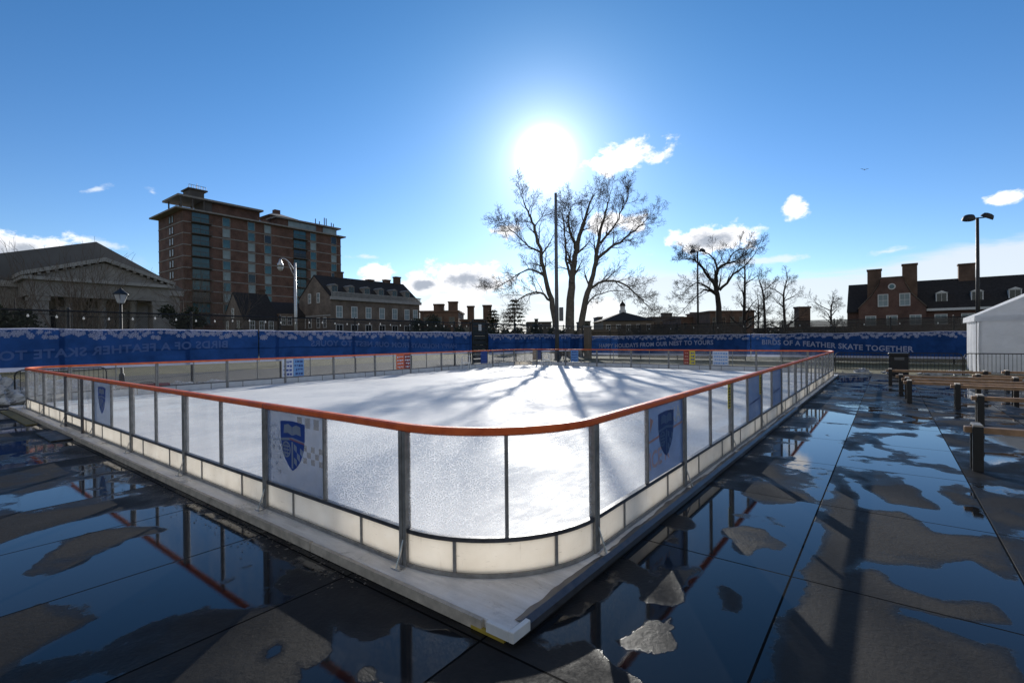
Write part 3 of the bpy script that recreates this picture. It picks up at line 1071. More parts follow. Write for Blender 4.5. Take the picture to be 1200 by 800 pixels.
SL = (0, RV - RR)      # start of the left side, running back towards the camera
lx = lambda i, h: (i * SEC + .05, i * SEC + SEC / 2 - .016) if h == 0 else (i * SEC + SEC / 2 + .016, i * SEC + SEC - .05)
a, b = lx(6, 0)
poster(SL, -PI / 2, a, b, 'pale blue see-through poster with a blue shield crest, second panel from the curved corner', M['film_pale'], M['film_navy'], M['film_white'], 'pale', 1)
a, b = lx(3, 0)
poster(SL, -PI / 2, a, b, 'small looking pale poster with a blue crest beside the barrier gate', M['film_pale'], M['film_navy'], M['film_white'], 'plain', 1)
a, b = lx(0, 1)
poster((RR, 0), 0, a, b, 'deep blue poster with a navy shield crest and orange letters beside the sun glare', M['film_blue'], M['film_dark'], M['film_blue'], 'blue', 1)
for i, h, lab in ((2, 1, 'plain blue poster on the walkway barrier just past the first yellow sign'), (3, 1, 'plain blue poster on the walkway barrier just past the second yellow sign')):
    a, b = lx(i, h)
    t = thing('poster', lab, 'poster', R(RR, 0), RA, 'plain blue posters on the walkway barrier')
    mb = MB(); mb.box(a, b, -.009, -.006, ZM + .006, ZR - .004); mb.build('film', M['film_blue'], t)
    mb = MB(); slab(mb, [(a + .1, ZM + .3), (b - .1, ZM + .34), (b - .1, ZM + .31), (a + .1, ZM + .27)], -.0095, -.0105); mb.build('printed_stripe', M['film_dark'], t)
for i, lab in ((1.9, 'yellow upright safety sign on the third post from the curved corner'), (2.93, 'smaller looking yellow upright sign further down the walkway barrier')):
    t = thing('safety_sign', lab, 'sign', R(RR, 0), RA, 'yellow signs on the barrier')
    x = i * SEC
    mb = MB(); mb.bbox(x, x + .15, -.016, -.008, ZR - .38, ZR - .006, .004); mb.build('board', M['yellow_sign'], t)
    mb = MB(); rnd = random.Random(9)
    for r_ in range(7):
        z = ZR - .06 - r_ * .045
        xx = x + .025
        while xx < x + .11:
            w = rnd.uniform(.012, .03); mb.box(xx, min(xx + w, x + .125), -.0185, -.0165, z - .026, z); xx += w + .008
    mb.build('print', M['black_metal'], t)

# signs on the far barrier (inside face, turned to the ice)
def far_sign(px, px2, side, label, mats, rows=2):
    """coloured board hung on the inner face of a far barrier side"""
    if side == 'v':     # plane v = RV
        f = lambda p: (lambda r: (RV - (ORG * 0).dot(V_AX) + 0))(0)
        def solve(p):
            d = ray(p, 425); d = Vector((d.x, d.y, 0))
            s = (RV - (Vector((0, 0, 0)) - ORG).dot(V_AX)) / d.dot(V_AX)
            return (d * s - ORG).dot(U_AX)
    else:
        def solve(p):
            d = ray(p, 422); d = Vector((d.x, d.y, 0))
            s = (RU - (Vector((0, 0, 0)) - ORG).dot(U_AX)) / d.dot(U_AX)
            return (d * s - ORG).dot(V_AX)
    a, b = sorted((solve(px), solve(px2)))
    if side == 'v': t = thing('notice_board', label, 'sign', R(b, RV), RA + PI, 'boards on the far barrier')
    else: t = thing('notice_board', label, 'sign', R(RU, a), RA + PI / 2, 'boards on the far barrier')
    L = b - a
    n = len(mats)
    for i, m in enumerate(mats):
        mb = MB(); mb.box(L * i / n + .01, L * (i + 1) / n - .01, .012, .02, ZM + .01, ZR - .01); p = mb.build('board', M[m[0]], t)
        rnd = random.Random(i + int(px)); mb = MB()
        for r_ in range(4):
            z = ZR - .10 - r_ * .17
            x = L * i / n + .06
            while x < L * (i + 1) / n - .10:
                w = rnd.uniform(.04, .12); mb.box(x, min(x + w, L * (i + 1) / n - .06), .0205, .0225, z - rnd.uniform(.05, .10), z); x += w + .03
        mb.build('print', M[m[1]], p)
    return t


far_sign(330, 356, 'v', 'pale blue board pair with blue print on the barrier across the ice', [('ink_sky', 'ink_navy'), ('ink_white', 'ink_blue')])
far_sign(464, 482, 'v', 'red and orange board with white print on the barrier across the ice', [('red', 'ink_white'), ('cone', 'ink_white')])
far_sign(563, 571, 'v', 'narrow dark blue board on the barrier below the dark gate', [('ink_blue', 'ink_navy')])
far_sign(624, 634, 'v', 'small blue and brown board on the barrier left of the tall pole', [('ink_navy', 'ink_blue'), ('wood_beam', 'ink_tan')])
far_sign(669, 678, 'r', 'bright blue board on the far barrier between tall pole and tan post', [('ink_sky', 'ink_blue')])
far_sign(801, 815, 'r', 'yellow blue and red board on the barrier under the greeting banner', [('yellow_sign', 'ink_blue'), ('red', 'ink_orange')])
far_sign(835, 854, 'r', 'pale mottled board on the barrier under the greeting banner', [('ink_white', 'ink_sky')])

# barrier gate hardware near the snow heap
t = thing('gate_frame', 'dark steel gate posts and threshold bolted outside the barrier beside the pale poster', 'gate', R(0, RV - RR), RA - PI / 2)
for x in (2.55 * SEC * 1.0 - 1.0, 2.72 * SEC, ):
    mb = MB(); mb.bbox(x - .03, x + .03, -.075, -.035, Z0 - .05, ZR + .01, .004); mb.build('gate_post', M['steel_dark'], t)
mb = MB(); mb.box(2.55 * SEC - 1.0, 2.72 * SEC, -.07, -.04, .15, .19); mb.box(2.55 * SEC - 1.0, 2.72 * SEC, -.07, -.04, ZM - .03, ZM + .01); mb.build('gate_bar', M['steel_dark'], t)
mb = MB(); mb.bbox(2.55 * SEC - .9, 2.72 * SEC + .2, -.55, -.21, .006, .035, .01); mb.build('threshold', M['wood_dark'], t)
tag(MB().bbox(-.47, -.27, 13.6, 17.4, .006, .03, .006).build('kerb_strip', M['olive']), 'faded yellow edging board lying on the paving beside the barrier', 'edging')
bpy.data.objects['kerb_strip'].location = ORG; bpy.data.objects['kerb_strip'].rotation_euler = (0, 0, RA)

# white stands on the ice against the far boards
def stand(u, v, rz, label):
    t = thing('skating_aid', label, 'stand', R(u, v, Z0 + .057), RA + rz, 'white stands on the ice')
    for s in (-1, 1):
        mb = MB(); mb.tube([(-.3, s * .24, .02), (.3, s * .24, .02), (.32, s * .24, .06)], .022, 6)
        mb.tube([(-.18, s * .24, .02), (.0, s * .24, .72), (.1, s * .24, .78)], .02, 6); mb.tube([(.2, s * .24, .02), (.0, s * .24, .70)], .018, 6); mb.build('side_frame', M['white_paint'], t)
    mb = MB(); mb.tube([(.1, -.24, .78), (.1, .24, .78)], .022, 6); mb.build('handle', M['white_paint'], t)
    mb = MB(); mb.bbox(-.12, .16, -.22, .22, .36, .42, .015); mb.build('seat', M['white_paint'], t)


stand(18.2, RV - .6, .3, 'white stand on the ice against the boards below the dark gate')
stand(23.6, 15.4, 1.2, 'white stand on the ice at the foot of the tan fence post')

# ------------------------------------------------------------------ perimeter fence, banners, lights
FV, FU = 21.3, 39.4
FH = 3.02


def fence(label, p0, rz, L, posts, skip=None, screen=None):
    t = thing('chain_link_fence', label, 'fence', p0, RA + rz, 'chain link fence round the rink yard')
    mb = MB(); mb.quad((0, 0, .03), (L, 0, .03), (L, 0, FH), (0, 0, FH)); mb.build('wire_mesh', M['chain'], t)
    mb = MB(); mb.tube([(0, 0, FH), (L, 0, FH)], .032, 6); mb.build('top_rail', M['black_metal'], t)
    mb = MB(); mb.tube([(0, 0, 1.62), (L, 0, 1.62)], .022, 6); mb.build('middle_rail', M['black_metal'], t)
    for x in posts:
        mb = MB(); mb.tube([(x, .05, 0), (x, .05, FH + .06)], .045, 8); mb.sphere((x, .05, FH + .07), .055, 8); mb.build('post', M['black_metal'], t)
    for a, b in (screen or ()):
        mb = MB()
        n = int((b - a) / .5)
        for i in range(n):
            x0 = a + (b - a) * i / n; x1 = a + (b - a) * (i + 1) / n
            mb.quad((x0, .012, .1), (x1, .012, .1), (x1, .012, FH - .04 - .02 * (i % 2)), (x0, .012, FH - .04 - .02 * ((i + 1) % 2)))
        mb.build('windscreen', M['screen'], t)
    return t


# left run: local x = u, camera on the -y side
fence('long black chain link run behind the mirrored blue banners', R(-12, FV), 0, 35.1, [1.2, 4.6, 8.0, 11.4 - .3, 13.7, 17.6, 21.4, 25.6, 29.6, 33.4, 35.0])
fence('shorter black chain link run between the dark gate and the corner post', R(24.7, FV), 0, FU - 24.7, [.1, 3.6, 7.2, 10.8, 14.3])
# right run: local x = -v direction so that the yard is on the local -y side
fence('black chain link run with dark windscreen behind the greeting banners', R(FU, FV), -PI / 2, 31.5, [2.6, 5.6, 8.9, 11.9, 14.3, 16.9, 20.2, 23.4, 26.6, 29.6], screen=[(3.4, 14.3), (16.7, 31.4)])

# tan corner post
mb = MB(); mb.bbox(-.28, .28, -.28, .28, 0, 2.95, .03)
t = thing('corner_post', 'square tan post at the fence corner between blue banners', 'post', R(FU - .6, FV - .6), RA)
mb.build('shaft', M['dull_wall_tan'], t)
mb = MB(); mb.bbox(-.34, .34, -.34, .34, 2.952, 3.06, .03); mb.build('cap', M['stone'], t)

# dark gate in the left run
t = thing('fence_gate', 'dark slatted gate with a small white notice between two blue banners', 'gate', R(23.15, FV), RA)
mb = MB()
for i in range(9): mb.box(.06, 1.46, -.02, .03, .2 + i * .33, .2 + i * .33 + .27)
mb.build('leaf', M['black_metal'], t)
mb = MB(); mb.box(0, .055, -.05, .05, 0, 3.3); mb.box(1.465, 1.52, -.05, .05, 0, 3.3); mb.box(.055, 1.465, -.05, .05, 3.22, 3.3); mb.build('gate_frame', M['wood_dark'], t)
mb = MB(); mb.box(.62, .92, -.06, -.03, 2.5, 2.95); mb.build('notice', M['white_paint'], t)
mb = MB(); mb.box(.2, 1.3, -.055, -.03, 2.1, 2.13); mb.build('gate_bar', M['wood_grey'], t)


def banner(label, p0, rz, x0, x1, z0, z1, words, textx, curve, caps, m_txt, mirrored=False, group='blue snowflake banners on the fence', flakes=2.6, seed=1, sag=.04):
    t = thing('banner', label, 'banner', p0, RA + rz, group)
    nx, nz = int((x1 - x0) / .22), 7
    rnd = random.Random(seed)
    ph = rnd.random() * 10
    def Y(x, z): return -.075 - .030 * noise.noise(Vector((x * 1.1, z * 1.6, ph))) - .016 * math.sin(x * 2.2 + ph) - .014 * noise.noise(Vector((x * 3.1 + z * 1.3, z * 2.6, ph + 5)))
    def top(x): return z1 - sag * abs(math.sin((x + ph) * .83)) + .02 * noise.noise(Vector((x * .7, ph, 0)))
    def grid(za, zb, y_off, m, name):
        mb = MB()
        for i in range(nx + 1):
            x = x0 + (x1 - x0) * i / nx
            for j in range(nz + 1):
                s = j / nz
                z = za(x) + (zb(x) - za(x)) * s
                mb.v.append((x, Y(x, z) + y_off, z))
        for i in range(nx):
            for j in range(nz):
                q = i * (nz + 1) + j
                mb.f.append((q, q + nz + 1, q + nz + 2, q + 1))
        return mb.build(name, m, t, True)
    zb = z0 + .14
    grid(lambda x: zb, lambda x: top(x) - .05, 0, M['banner_blue'], 'cloth')
    grid(lambda x: z0, lambda x: zb - .001, 0, M['banner_lilac'], 'lower_hem')
    grid(lambda x: top(x) - .049, lambda x: top(x), 0, M['banner_lilac'], 'upper_hem')
    # printed snowflakes along the top
    mb = MB()
    def pt(x, z, o): return (x, Y(x, z) - o, z)
    x = x0 + .1
    while x < x1 - .1:
        for rep in range(2):
            r_ = rnd.choice((.05, .065, .08)) if rep else rnd.uniform(.08, .135)
            cx = x + rnd.uniform(-.05, .05)
            cz = top(cx) - .05 - ((rnd.random() ** 1.3) * .16 if rep else .06 + rnd.random() ** 1.4 * .26)
            if cz + r_ > top(cx): r_ = max(.03, top(cx) - cz - .004)
            if not (x0 + r_ < cx < x1 - r_): continue
            rot = rnd.random()
            for k_ in range(6):
                a = rot + k_ * PI / 3
                d = (math.cos(a), math.sin(a)); n_ = (-d[1], d[0])
                w = r_ * .15
                q = lambda s, o: pt(cx + d[0] * s + n_[0] * o, cz + d[1] * s + n_[1] * o, .006)
                mb.quad(q(0, -w), q(r_, -w * .8), q(r_, w * .8), q(0, w))
                if r_ > .08:
                    for sg in (-1, 1):
                        a2 = a + sg * .9
                        e = (math.cos(a2), math.sin(a2)); f_ = (-e[1], e[0])
                        bx, bz = cx + d[0] * r_ * .5, cz + d[1] * r_ * .5
                        q2 = lambda s, o: pt(bx + e[0] * s + f_[0] * o, bz + e[1] * s + f_[1] * o, .007)
                        mb.quad(q2(0, -w * .8), q2(r_ * .42, -w * .6), q2(r_ * .42, w * .6), q2(0, w * .8))
        x += .15
    mb.build('snowflake_print', M['banner_lilac'], t)
    if words:
        vs, fs = text_bm(words, caps / .7, .012, 1.06)
        mx = max(v.x for v in vs)
        mb = MB()
        xa, xb = textx
        for v in vs:
            s = v.x / mx
            if mirrored: s2 = 1 - s
            else: s2 = s
            x = xa + (xb - xa) * s2
            z = curve(s2) + v.y
            mb.v.append((x, Y(x, z) - .006, z))
        mb.f = [f if not mirrored else tuple(reversed(f)) for f in fs]
        mb.build('lettering', m_txt, t)
    return t


smooth01 = lambda s: s * s * (3 - 2 * s)
banner('blue banner showing its mirrored birds of a feather lettering from behind', R(-12, FV), 0, 8.6, 20.3, .93, 2.42, 'BIRDS OF A FEATHER SKATE TOGETHER',
       (10.1, 19.0), lambda s: 1.28 + .34 * smooth01(s), .30, M['banner_ghost'], True, seed=3)
banner('plain blue banner with snowflake edge just left of the mirrored lettering', R(-12, FV), 0, 0, 8.55, .93, 2.42, None, None, None, 0, None, seed=4)
banner('blue banner with mirrored holiday greeting beside the dark gate', R(-12, FV), 0, 20.35, 35.0, .93, 2.42, 'HAPPY HOLIDAYS FROM OUR NEST TO YOURS',
       (22.9, 33.5), lambda s: 1.62 - .30 * smooth01(s), .28, M['banner_ghost'], True, seed=5)
banner('plain blue banner with snowflake edge between dark gate and tan corner post', R(24.7, FV), 0, .1, FU - 24.7 - .35, .75, 2.30, None, None, None, 0, None, seed=6)
banner('blue banner reading happy holidays from our nest to yours', R(FU, FV), -PI / 2, .3, 14.7, .34, 2.13, 'HAPPY HOLIDAYS FROM OUR NEST TO YOURS',
       (1.5, 11.9), lambda s: .98 + .30 * smooth01(s), .36, M['banner_lilac'], seed=8)
banner('blue banner reading birds of a feather skate together', R(FU, FV), -PI / 2, 14.75, 31.3, .34, 2.13, 'BIRDS OF A FEATHER SKATE TOGETHER',
       (15.5, 24.6), lambda s: 1.28 - .50 * smooth01(s), .36, M['banner_lilac'], seed=11)


def string_lights(label, p0, rz, L, step, z, seed, dz=.12):
    t = thing('string_lights', label, 'string lights', p0, RA + rz, 'strings of white bulbs along the fence')
    rnd = random.Random(seed)
    n = int(L / step)
    mb = MB(); pts = []
    for i in range(n * 3 + 1):
        x = L * i / (n * 3)
        pts.append((x, -.06, z - dz * abs(math.sin(x * .9 + seed)) * .6))
    mb.tube(pts, .008, 4); mb.build('cord', M['black_metal'], t)
    bulb = MB().sphere((0, 0, -.07), .036, 8, 1.2).tube([(0, 0, -.03), (0, 0, 0)], .016, 6).mesh('bulb', M['bulb'], True)
    for i in range(n):
        j = i * 3 + 1
        link('bulb', bulb, t, pts[j])


string_lights('string of white bulbs along the long fence run above the mirrored banners', R(-12, FV), 0, 35, .72, FH - .12, 1)
string_lights('string of white bulbs along the fence between gate and corner post', R(24.7, FV), 0, FU - 24.7, .62, FH - .12, 2)
string_lights('string of white bulbs along the windscreened fence', R(FU, FV), -PI / 2, 31, 1.9, FH - .25, 3)

# ------------------------------------------------------------------ poles and lamps
def flood_pole(label, base, h, r, heads=2, group='tall floodlight poles', m='pole_grey', face=0.0, box=True):
    t = thing('floodlight_pole', label, 'light pole', base, face, group)
    mb = MB(); mb.tube([(0, 0, 0), (0, 0, h * .5), (0, 0, h)], [r, r * .85, r * .65], 12); mb.build('pole', M[m], t, True)
    mb = MB(); mb.bbox(-r * 2, r * 2, -r * 2, r * 2, 0, .05, .01); mb.build('base_plate', M['steel_dark'], t)
    if heads:
        mb = MB(); mb.tube([(-.6, 0, h - .1), (.6, 0, h + .02)], .04, 6); mb.build('crossarm', M[m], t)
    for s in ((-1, 1) if heads else ()):
        mb = MB(); Mx = Matrix.Translation((s * .62, -.05, h + .05 * s)) @ Matrix.Rotation(rad(18 * s), 4, 'Y') @ Matrix.Rotation(rad(28), 4, 'X')
        n0 = len(mb.v)
        rings = [(.10, .22), (.24, .17), (.31, .02), (.33, -.10)]
        for rr_, zz in rings:
            for j in range(14):
                a = 2 * PI * j / 14; mb.v.append(tuple(Mx @ Vector((rr_ * math.cos(a) * 1.15, rr_ * math.sin(a), zz))))
        for i in range(3):
            for j in range(14): mb.f.append((n0 + i * 14 + j, n0 + i * 14 + (j + 1) % 14, n0 + (i + 1) * 14 + (j + 1) % 14, n0 + (i + 1) * 14 + j))
        mb.f.append(tuple(n0 + j for j in reversed(range(14))))
        hd = mb.build('lamp_head', M['pole_dark'], t, True)
        mb = MB(); mb.poly([tuple(Mx @ Vector((.315 * math.cos(2 * PI * j / 14) * 1.15, .315 * math.sin(2 * PI * j / 14), -.085))) for j in range(14)]); mb.build('lens', M['lens'], hd)
    if box:
        mb = MB(); mb.bbox(.2, .52, -.16, .16, 3.3, 4.4, .02); mb.build('control_box', M['pole_grey'], t)


p = gnd(653, 424, 0)
BIGP = Vector((p.x, p.y, 0))
flood_pole('tall grey pole standing against the sun beyond the far barrier', BIGP, 13.6, .17, heads=0)
d = 32.5; q = atd(1146, 366, d)
flood_pole('dark floodlight pole with two heads behind the white tent', (q.x, q.y, 0), zat(1144, 255, d), .13, m='pole_dark', box=False)
d = 62; q = atd(818, 380, d)
flood_pole('thin distant floodlight pole among the bare trees', (q.x, q.y, 0), zat(817, 294, d), .14, m='pole_dark', box=False)

# cobra-head street lamp
d = 40; q = atd(346.5, 380, d)
t = thing('street_lamp', 'pale grey street lamp with a curved arm before the brick tower', 'street lamp', (q.x, q.y, 0))
zt = zat(346, 308, d)
mb = MB(); mb.tube([(0, 0, 0), (0, 0, zt * .5), (0, 0, zt)], [.14, .12, .09], 10); mb.build('pole', M['alu'], t, True)
arm = []
for i in range(9):
    s = i / 8; arm.append((-1.15 * s, -.1 * s, zt - .7 + 1.05 * math.sin(s * PI * .62)))
mb = MB(); mb.tube(arm, .05, 8); mb.tube([(-.02, 0, zt - 1.3), (-.55, -.05, zt + .05)], .03, 6); mb.build('arm', M['alu'], t, True)
mb = MB(); e = Vector(arm[-1]); mb.tube([e + Vector((0, 0, .05)), e + Vector((0, 0, -.2)), e + Vector((0, 0, -.36)), e + Vector((0, 0, -.6))], [.07, .12, .22, .25], 14); hd = mb.build('shade', M['alu'], t, True)
mb = MB(); mb.sphere(e + Vector((0, 0, -.68)), .22, 12, 1.2); mb.build('globe', M['lens'], t, True)

# lantern on a post
d = 21.5; q = atd(142, 380, d)
t = thing('lamp_post', 'black lamp post with a glass lantern in front of the stone portico', 'lamp post', (q.x, q.y, 0))
zt = zat(142, 356, d)
mb = MB(); mb.tube([(0, 0, 0), (0, 0, .5), (0, 0, .55), (0, 0, zt)], [.12, .10, .055, .045], 10); mb.build('post', M['black_metal'], t, True)
mb = MB(); mb.tube([(0, 0, zt), (0, 0, zt + .05), (0, 0, zt + .40)], [.08, .14, .27], 6); mb.build('lantern_glass', M['lens'], t)
mb = MB(); mb.tube([(0, 0, zt + .402), (0, 0, zt + .44), (0, 0, zt + .62), (0, 0, zt + .70)], [.31, .30, .08, .02], 6); mb.build('lantern_roof', M['black_metal'], t)
mb = MB()
for j in range(6):
    a = 2 * PI * j / 6; mb.tube([(.085 * math.cos(a), .085 * math.sin(a), zt), (.285 * math.cos(a), .285 * math.sin(a), zt + .40)], .012, 4)
mb.build('lantern_frame', M['black_metal'], t)

# ------------------------------------------------------------------ rail benches on the right
def bench_proto():
    t = thing('rail_bench', 'brown timber rail bench', 'bench', (0, 0, 0), 0, 'timber rail benches on black posts')
    L = 2.7
    mb = MB(); mb.bbox(-L - .02, .13, -.07, .07, .515, .595, .008); mb.build('seat_rail', M['wood_beam'], t)
    for x in (0, -L + .12):
        for s in (-1, 1):
            mb = MB(); mb.bbox(x - .055, x + .055, s * .112 - .038, s * .112 + .038, .006, .61, .006); mb.build('leg', M['wood_dark'], t)
        mb = MB(); mb.bbox(x - .052, x + .05, -.145, .145, .612, .636, .005); mb.build('cap', M['wood_grey'], t)
        mb = MB(); mb.box(x - .04, x + .04, -.07, .07, .42, .498); mb.build('crosspiece', M['wood_dark'], t)
    return t


bp = bench_proto()
benches = [((6.70, -2.92), 'brown timber rail bench on black posts closest to the photographer'),
           ((11.3, -3.45), 'brown timber rail bench on black posts, the second row back from the photographer'),
           ((14.2, -3.35), 'brown timber rail bench, third row back, end post among wet slabs'),
           ((14.9, -2.42), 'brown timber rail bench whose paired end posts stand clear beside the slab joint'),
           ((16.0, -2.40), 'brown timber rail bench tight behind the paired end posts by the joint'),
           ((17.4, -2.28), 'brown timber rail bench third back from the black litter bin'),
           ((20.6, -2.02), 'brown timber rail bench standing nearest the black litter bin'),
           ((14.6, -5.6), 'brown timber rail bench in line with the third row, toward the tent'),
           ((15.3, -5.3), 'brown timber rail bench continuing the clear posted row toward the tent'),
           ((16.9, -5.5), 'brown timber rail bench with its end post just before the tent wall'),
           ((18.6, -4.2), 'brown timber rail bench in the middle of the rows before the tent'),
           ((21.2, -5.2), 'brown timber rail bench close to the tent and the black railing'),
           ((13.0, -6.3), 'brown timber rail bench between the second and third rows, cut by the picture edge'),
           ((19.7, -5.6), 'brown timber rail bench half hidden behind the rows before the tent')]
for i, ((u, v), lab) in enumerate(benches):
    loc = R(u, v); rz = RA + PI / 2 + random.uniform(-.02, .02)
    if i == 0:
        bp.location = loc; bp.rotation_euler = (0, 0, rz); bp['label'] = lab
    else: dup(bp, loc, rz, lab)

# ------------------------------------------------------------------ crowd barriers, litter bin, tent
def crowd_barrier(name_label, p0, rz, L, H=1.02, step=.13, group='black steel railings'):
    t = thing('railing', name_label, 'railing', p0, RA + rz, group)
    mb = MB(); c = .16
    pts = [(0, 0, .02), (0, 0, H - c), (c * .3, 0, H - c * .3), (c, 0, H), (L - c, 0, H), (L - c * .3, 0, H - c * .3), (L, 0, H - c), (L, 0, .02)]
    mb.tube(pts, .021, 6); mb.tube([(0, 0, .18), (L, 0, .18)], .016, 6); mb.build('frame', M['black_metal'], t)
    mb = MB(); x = step
    while x < L - .06:
        mb.tube([(x, 0, .18), (x, 0, H)], .009, 5); x += step
    mb.build('bars', M['black_metal'], t)
    for x in (.3, L - .3):
        mb = MB(); mb.tube([(x, -.28, .015), (x, 0, .06), (x, .28, .015)], .016, 6); mb.build('foot', M['black_metal'], t)


v0 = .2
labs = ['black railing section touching the end of the walkway barrier', 'black railing section left of the litter bin', 'black railing section behind the litter bin',
        'black railing section meeting the tent corner', 'black railing section across the tent wall', 'black railing section past the tent corner, mostly outside the picture']
for i, lab in enumerate(labs):
    crowd_barrier(lab, R(27.6, v0 - i * 2.45), -PI / 2, 2.4)
crowd_barrier('black railing section beside the large snow heap, half behind the barrier corner', R(.15, 20.0), .0, 2.3)

t = thing('litter_bin', 'black square litter bin with a pale notice before the railing', 'bin', R(26.6, -2.35), RA)
mb = MB(); mb.bbox(-.36, .36, -.36, .36, .04, .95, .03); mb.build('body', M['black_metal'], t)
mb = MB(); mb.bbox(-.40, .40, -.40, .40, .952, 1.06, .04); mb.build('lid', M['wood_dark'], t)
mb = MB(); mb.box(-.375, -.362, -.2, .16, .74, .86); mb.build('notice', M['pole_grey'], t)

TU, TV = 29.3, -5.35
t = thing('tent', 'white frame tent with a gabled roof beside the banner fence', 'tent', R(TU, TV), RA)
TW, TD, TE, TP = 6.2, 4.2, 2.75, 4.45     # local x = u (depth), -y = width


def drape(mb, p0, p1, z0, z1, nx, amp, seed, normal, nz=8):
    for i in range(nx + 1):
        s = i / nx
        for j in range(nz + 1):
            q = j / nz
            b = Vector(p0).lerp(Vector(p1), s)
            a = amp * (noise.noise(Vector((s * nx * .45, q * .8, seed))) + .5 * math.sin(s * nx * .9 + seed))
            mb.v.append((b.x + normal[0] * a, b.y + normal[1] * a, z0 + (z1 - z0) * q))
    n0 = len(mb.v) - (nx + 1) * (nz + 1)
    for i in range(nx):
        for j in range(nz):
            k_ = n0 + i * (nz + 1) + j
            mb.f.append((k_, k_ + nz + 1, k_ + nz + 2, k_ + 1))


mb = MB(); drape(mb, (0, 0, 0), (0, -TW, 0), .03, TE, 40, .045, 2.0, (-1, 0)); mb.build('end_wall', M['tent_white'], t, True)
mb = MB(); drape(mb, (TD, 0, 0), (.0, 0, 0), .03, TE, 26, .07, 5.0, (0, 1)); mb.build('side_curtain', M['tent_white'], t, True)
mb = MB(); drape(mb, (TD, -TW, 0), (TD, 0, 0), .03, TE, 20, .02, 8.0, (1, 0)); mb.build('end_wall', M['tent_white'], t, True)
mb = MB(); drape(mb, (0, -TW, 0), (TD, -TW, 0), .03, TE, 20, .02, 9.0, (0, -1)); mb.build('side_curtain', M['tent_white'], t, True)
mb = MB()
nr = 12
for (ya, yb) in ((.12, -TW / 2), (-TW - .12, -TW / 2)):
    n0 = len(mb.v)
    for i in range(nr + 1):
        s = i / nr
        for j in range(nr + 1):
            q = j / nr
            z = TE + .02 + (TP - TE) * q - .05 * math.sin(q * PI)
            mb.v.append((-.10 + (TD + .2) * s, ya + (yb - ya) * q, z))
    for i in range(nr):
        for j in range(nr):
            k_ = n0 + i * (nr + 1) + j; mb.f.append((k_, k_ + nr + 1, k_ + nr + 2, k_ + 1))
mb.build('roof', M['tent_white'], t, True)
mb = MB()
for x in (-.09, TD + .09):
    mb.poly([(x, .1, TE), (x, -TW - .1, TE), (x, -TW / 2, TP + .0)])
mb.build('gable', M['tent_white'], t)
mb = MB(); n = 44
for i in range(n):
    y0 = .14 - (TW + .28) * i / n; y1 = .14 - (TW + .28) * (i + 1) / n
    dz = lambda i_: .24 + .03 * math.sin(i_ * 1.9)
    mb.quad((-.125, y0, TE - dz(i)), (-.125, y1, TE - dz(i + 1)), (-.115, y1, TE + .02), (-.115, y0, TE + .02))
for i in range(30):
    x0 = -.12 + (TD + .24) * i / 30; x1 = -.12 + (TD + .24) * (i + 1) / 30
    mb.quad((x0, .15, TE - dz(i)), (x1, .15, TE - dz(i + 1)), (x1, .13, TE + .03), (x0, .13, TE + .03))
mb.build('valance', M['tent_white'], t)
mb = MB()
for (x, y) in ((.06, -.06), (TD - .06, -.06), (.06, -TW + .06), (TD - .06, -TW + .06)): mb.tube([(x, y, 0), (x, y, TE)], .035, 8)
mb.build('poles', M['alu'], t)
mb = MB(); mb.tube([(-.02, .06, .1), (-.03, .07, TE - .2)], .014, 6); mb.build('corner_strap', M['black_metal'], t)


# ------------------------------------------------------------------ snow
def snow_pile(label, c, rx, ry, rz_, seed, m='snow_dirty', sub=28, group='heaps of cleared snow', name='snow_heap'):
    mb = MB(); n0 = 0
    rows = sub
    for i in range(rows + 1):
        th = (PI / 2) * i / rows
        for j in range(sub * 2):
            a = PI * j / sub
            dv_ = Vector((math.cos(th) * math.cos(a), math.cos(th) * math.sin(a), math.sin(th)))
            k_ = 1 + .32 * noise.noise(dv_ * 2.2 + Vector((seed, 0, 0))) + .20 * noise.noise(dv_ * 6 + Vector((0, seed, 0))) + .11 * noise.noise(dv_ * 15 + Vector((0, 0, seed)))
            mb.v.append((dv_.x * rx * k_, dv_.y * ry * k_, max(-.02, dv_.z * rz_ * k_)))
    K = sub * 2
    for i in range(rows):
        for j in range(K): mb.f.append((i * K + j, i * K + (j + 1) % K, (i + 1) * K + (j + 1) % K, (i + 1) * K + j))
    o = mb.build(name, M[m])
    o.location = c
    return tag(o, label, 'snow', group)


snow_pile('large heap of dirty white snow on the paving by the barrier corner', R(-.55, 20.75), 1.2, .62, .80, 3.0, sub=48)
snow_pile('low snow heap on the grass left of the barrier corner, behind the large heap', R(1.3, 19.2), 1.6, .55, .6, 6.0, sub=32)
snow_pile('wide low snow remnant on the grass beyond the pale blue boards', R(6.4, 20.9), .9, .35, .22, 9.0)
snow_pile('long low snow remnant on the grass left of the pale blue boards', R(5.0, 20.6), .7, .3, .26, 12.0)
snow_pile('thin snow remnant beside the path across the ice', R(10.6, 20.6), .8, .3, .12, 15.0)
for i, (u, v) in enumerate(((28.2, -.9), (28.3, -2.2), (28.0, -3.6), (28.4, -4.5), (28.6, 2.5), (29, 6.2), (28.8, 9.0))):
    snow_pile(('small crust of snow at the foot of the black railing', 'small crust of snow behind the far barrier')[i > 3], R(u, v), random.uniform(.35, .7), random.uniform(.2, .4), random.uniform(.10, .22), 20.0 + i, sub=14,
              group=('snow crusts under the railing', 'snow crusts behind the far barrier')[i > 3])

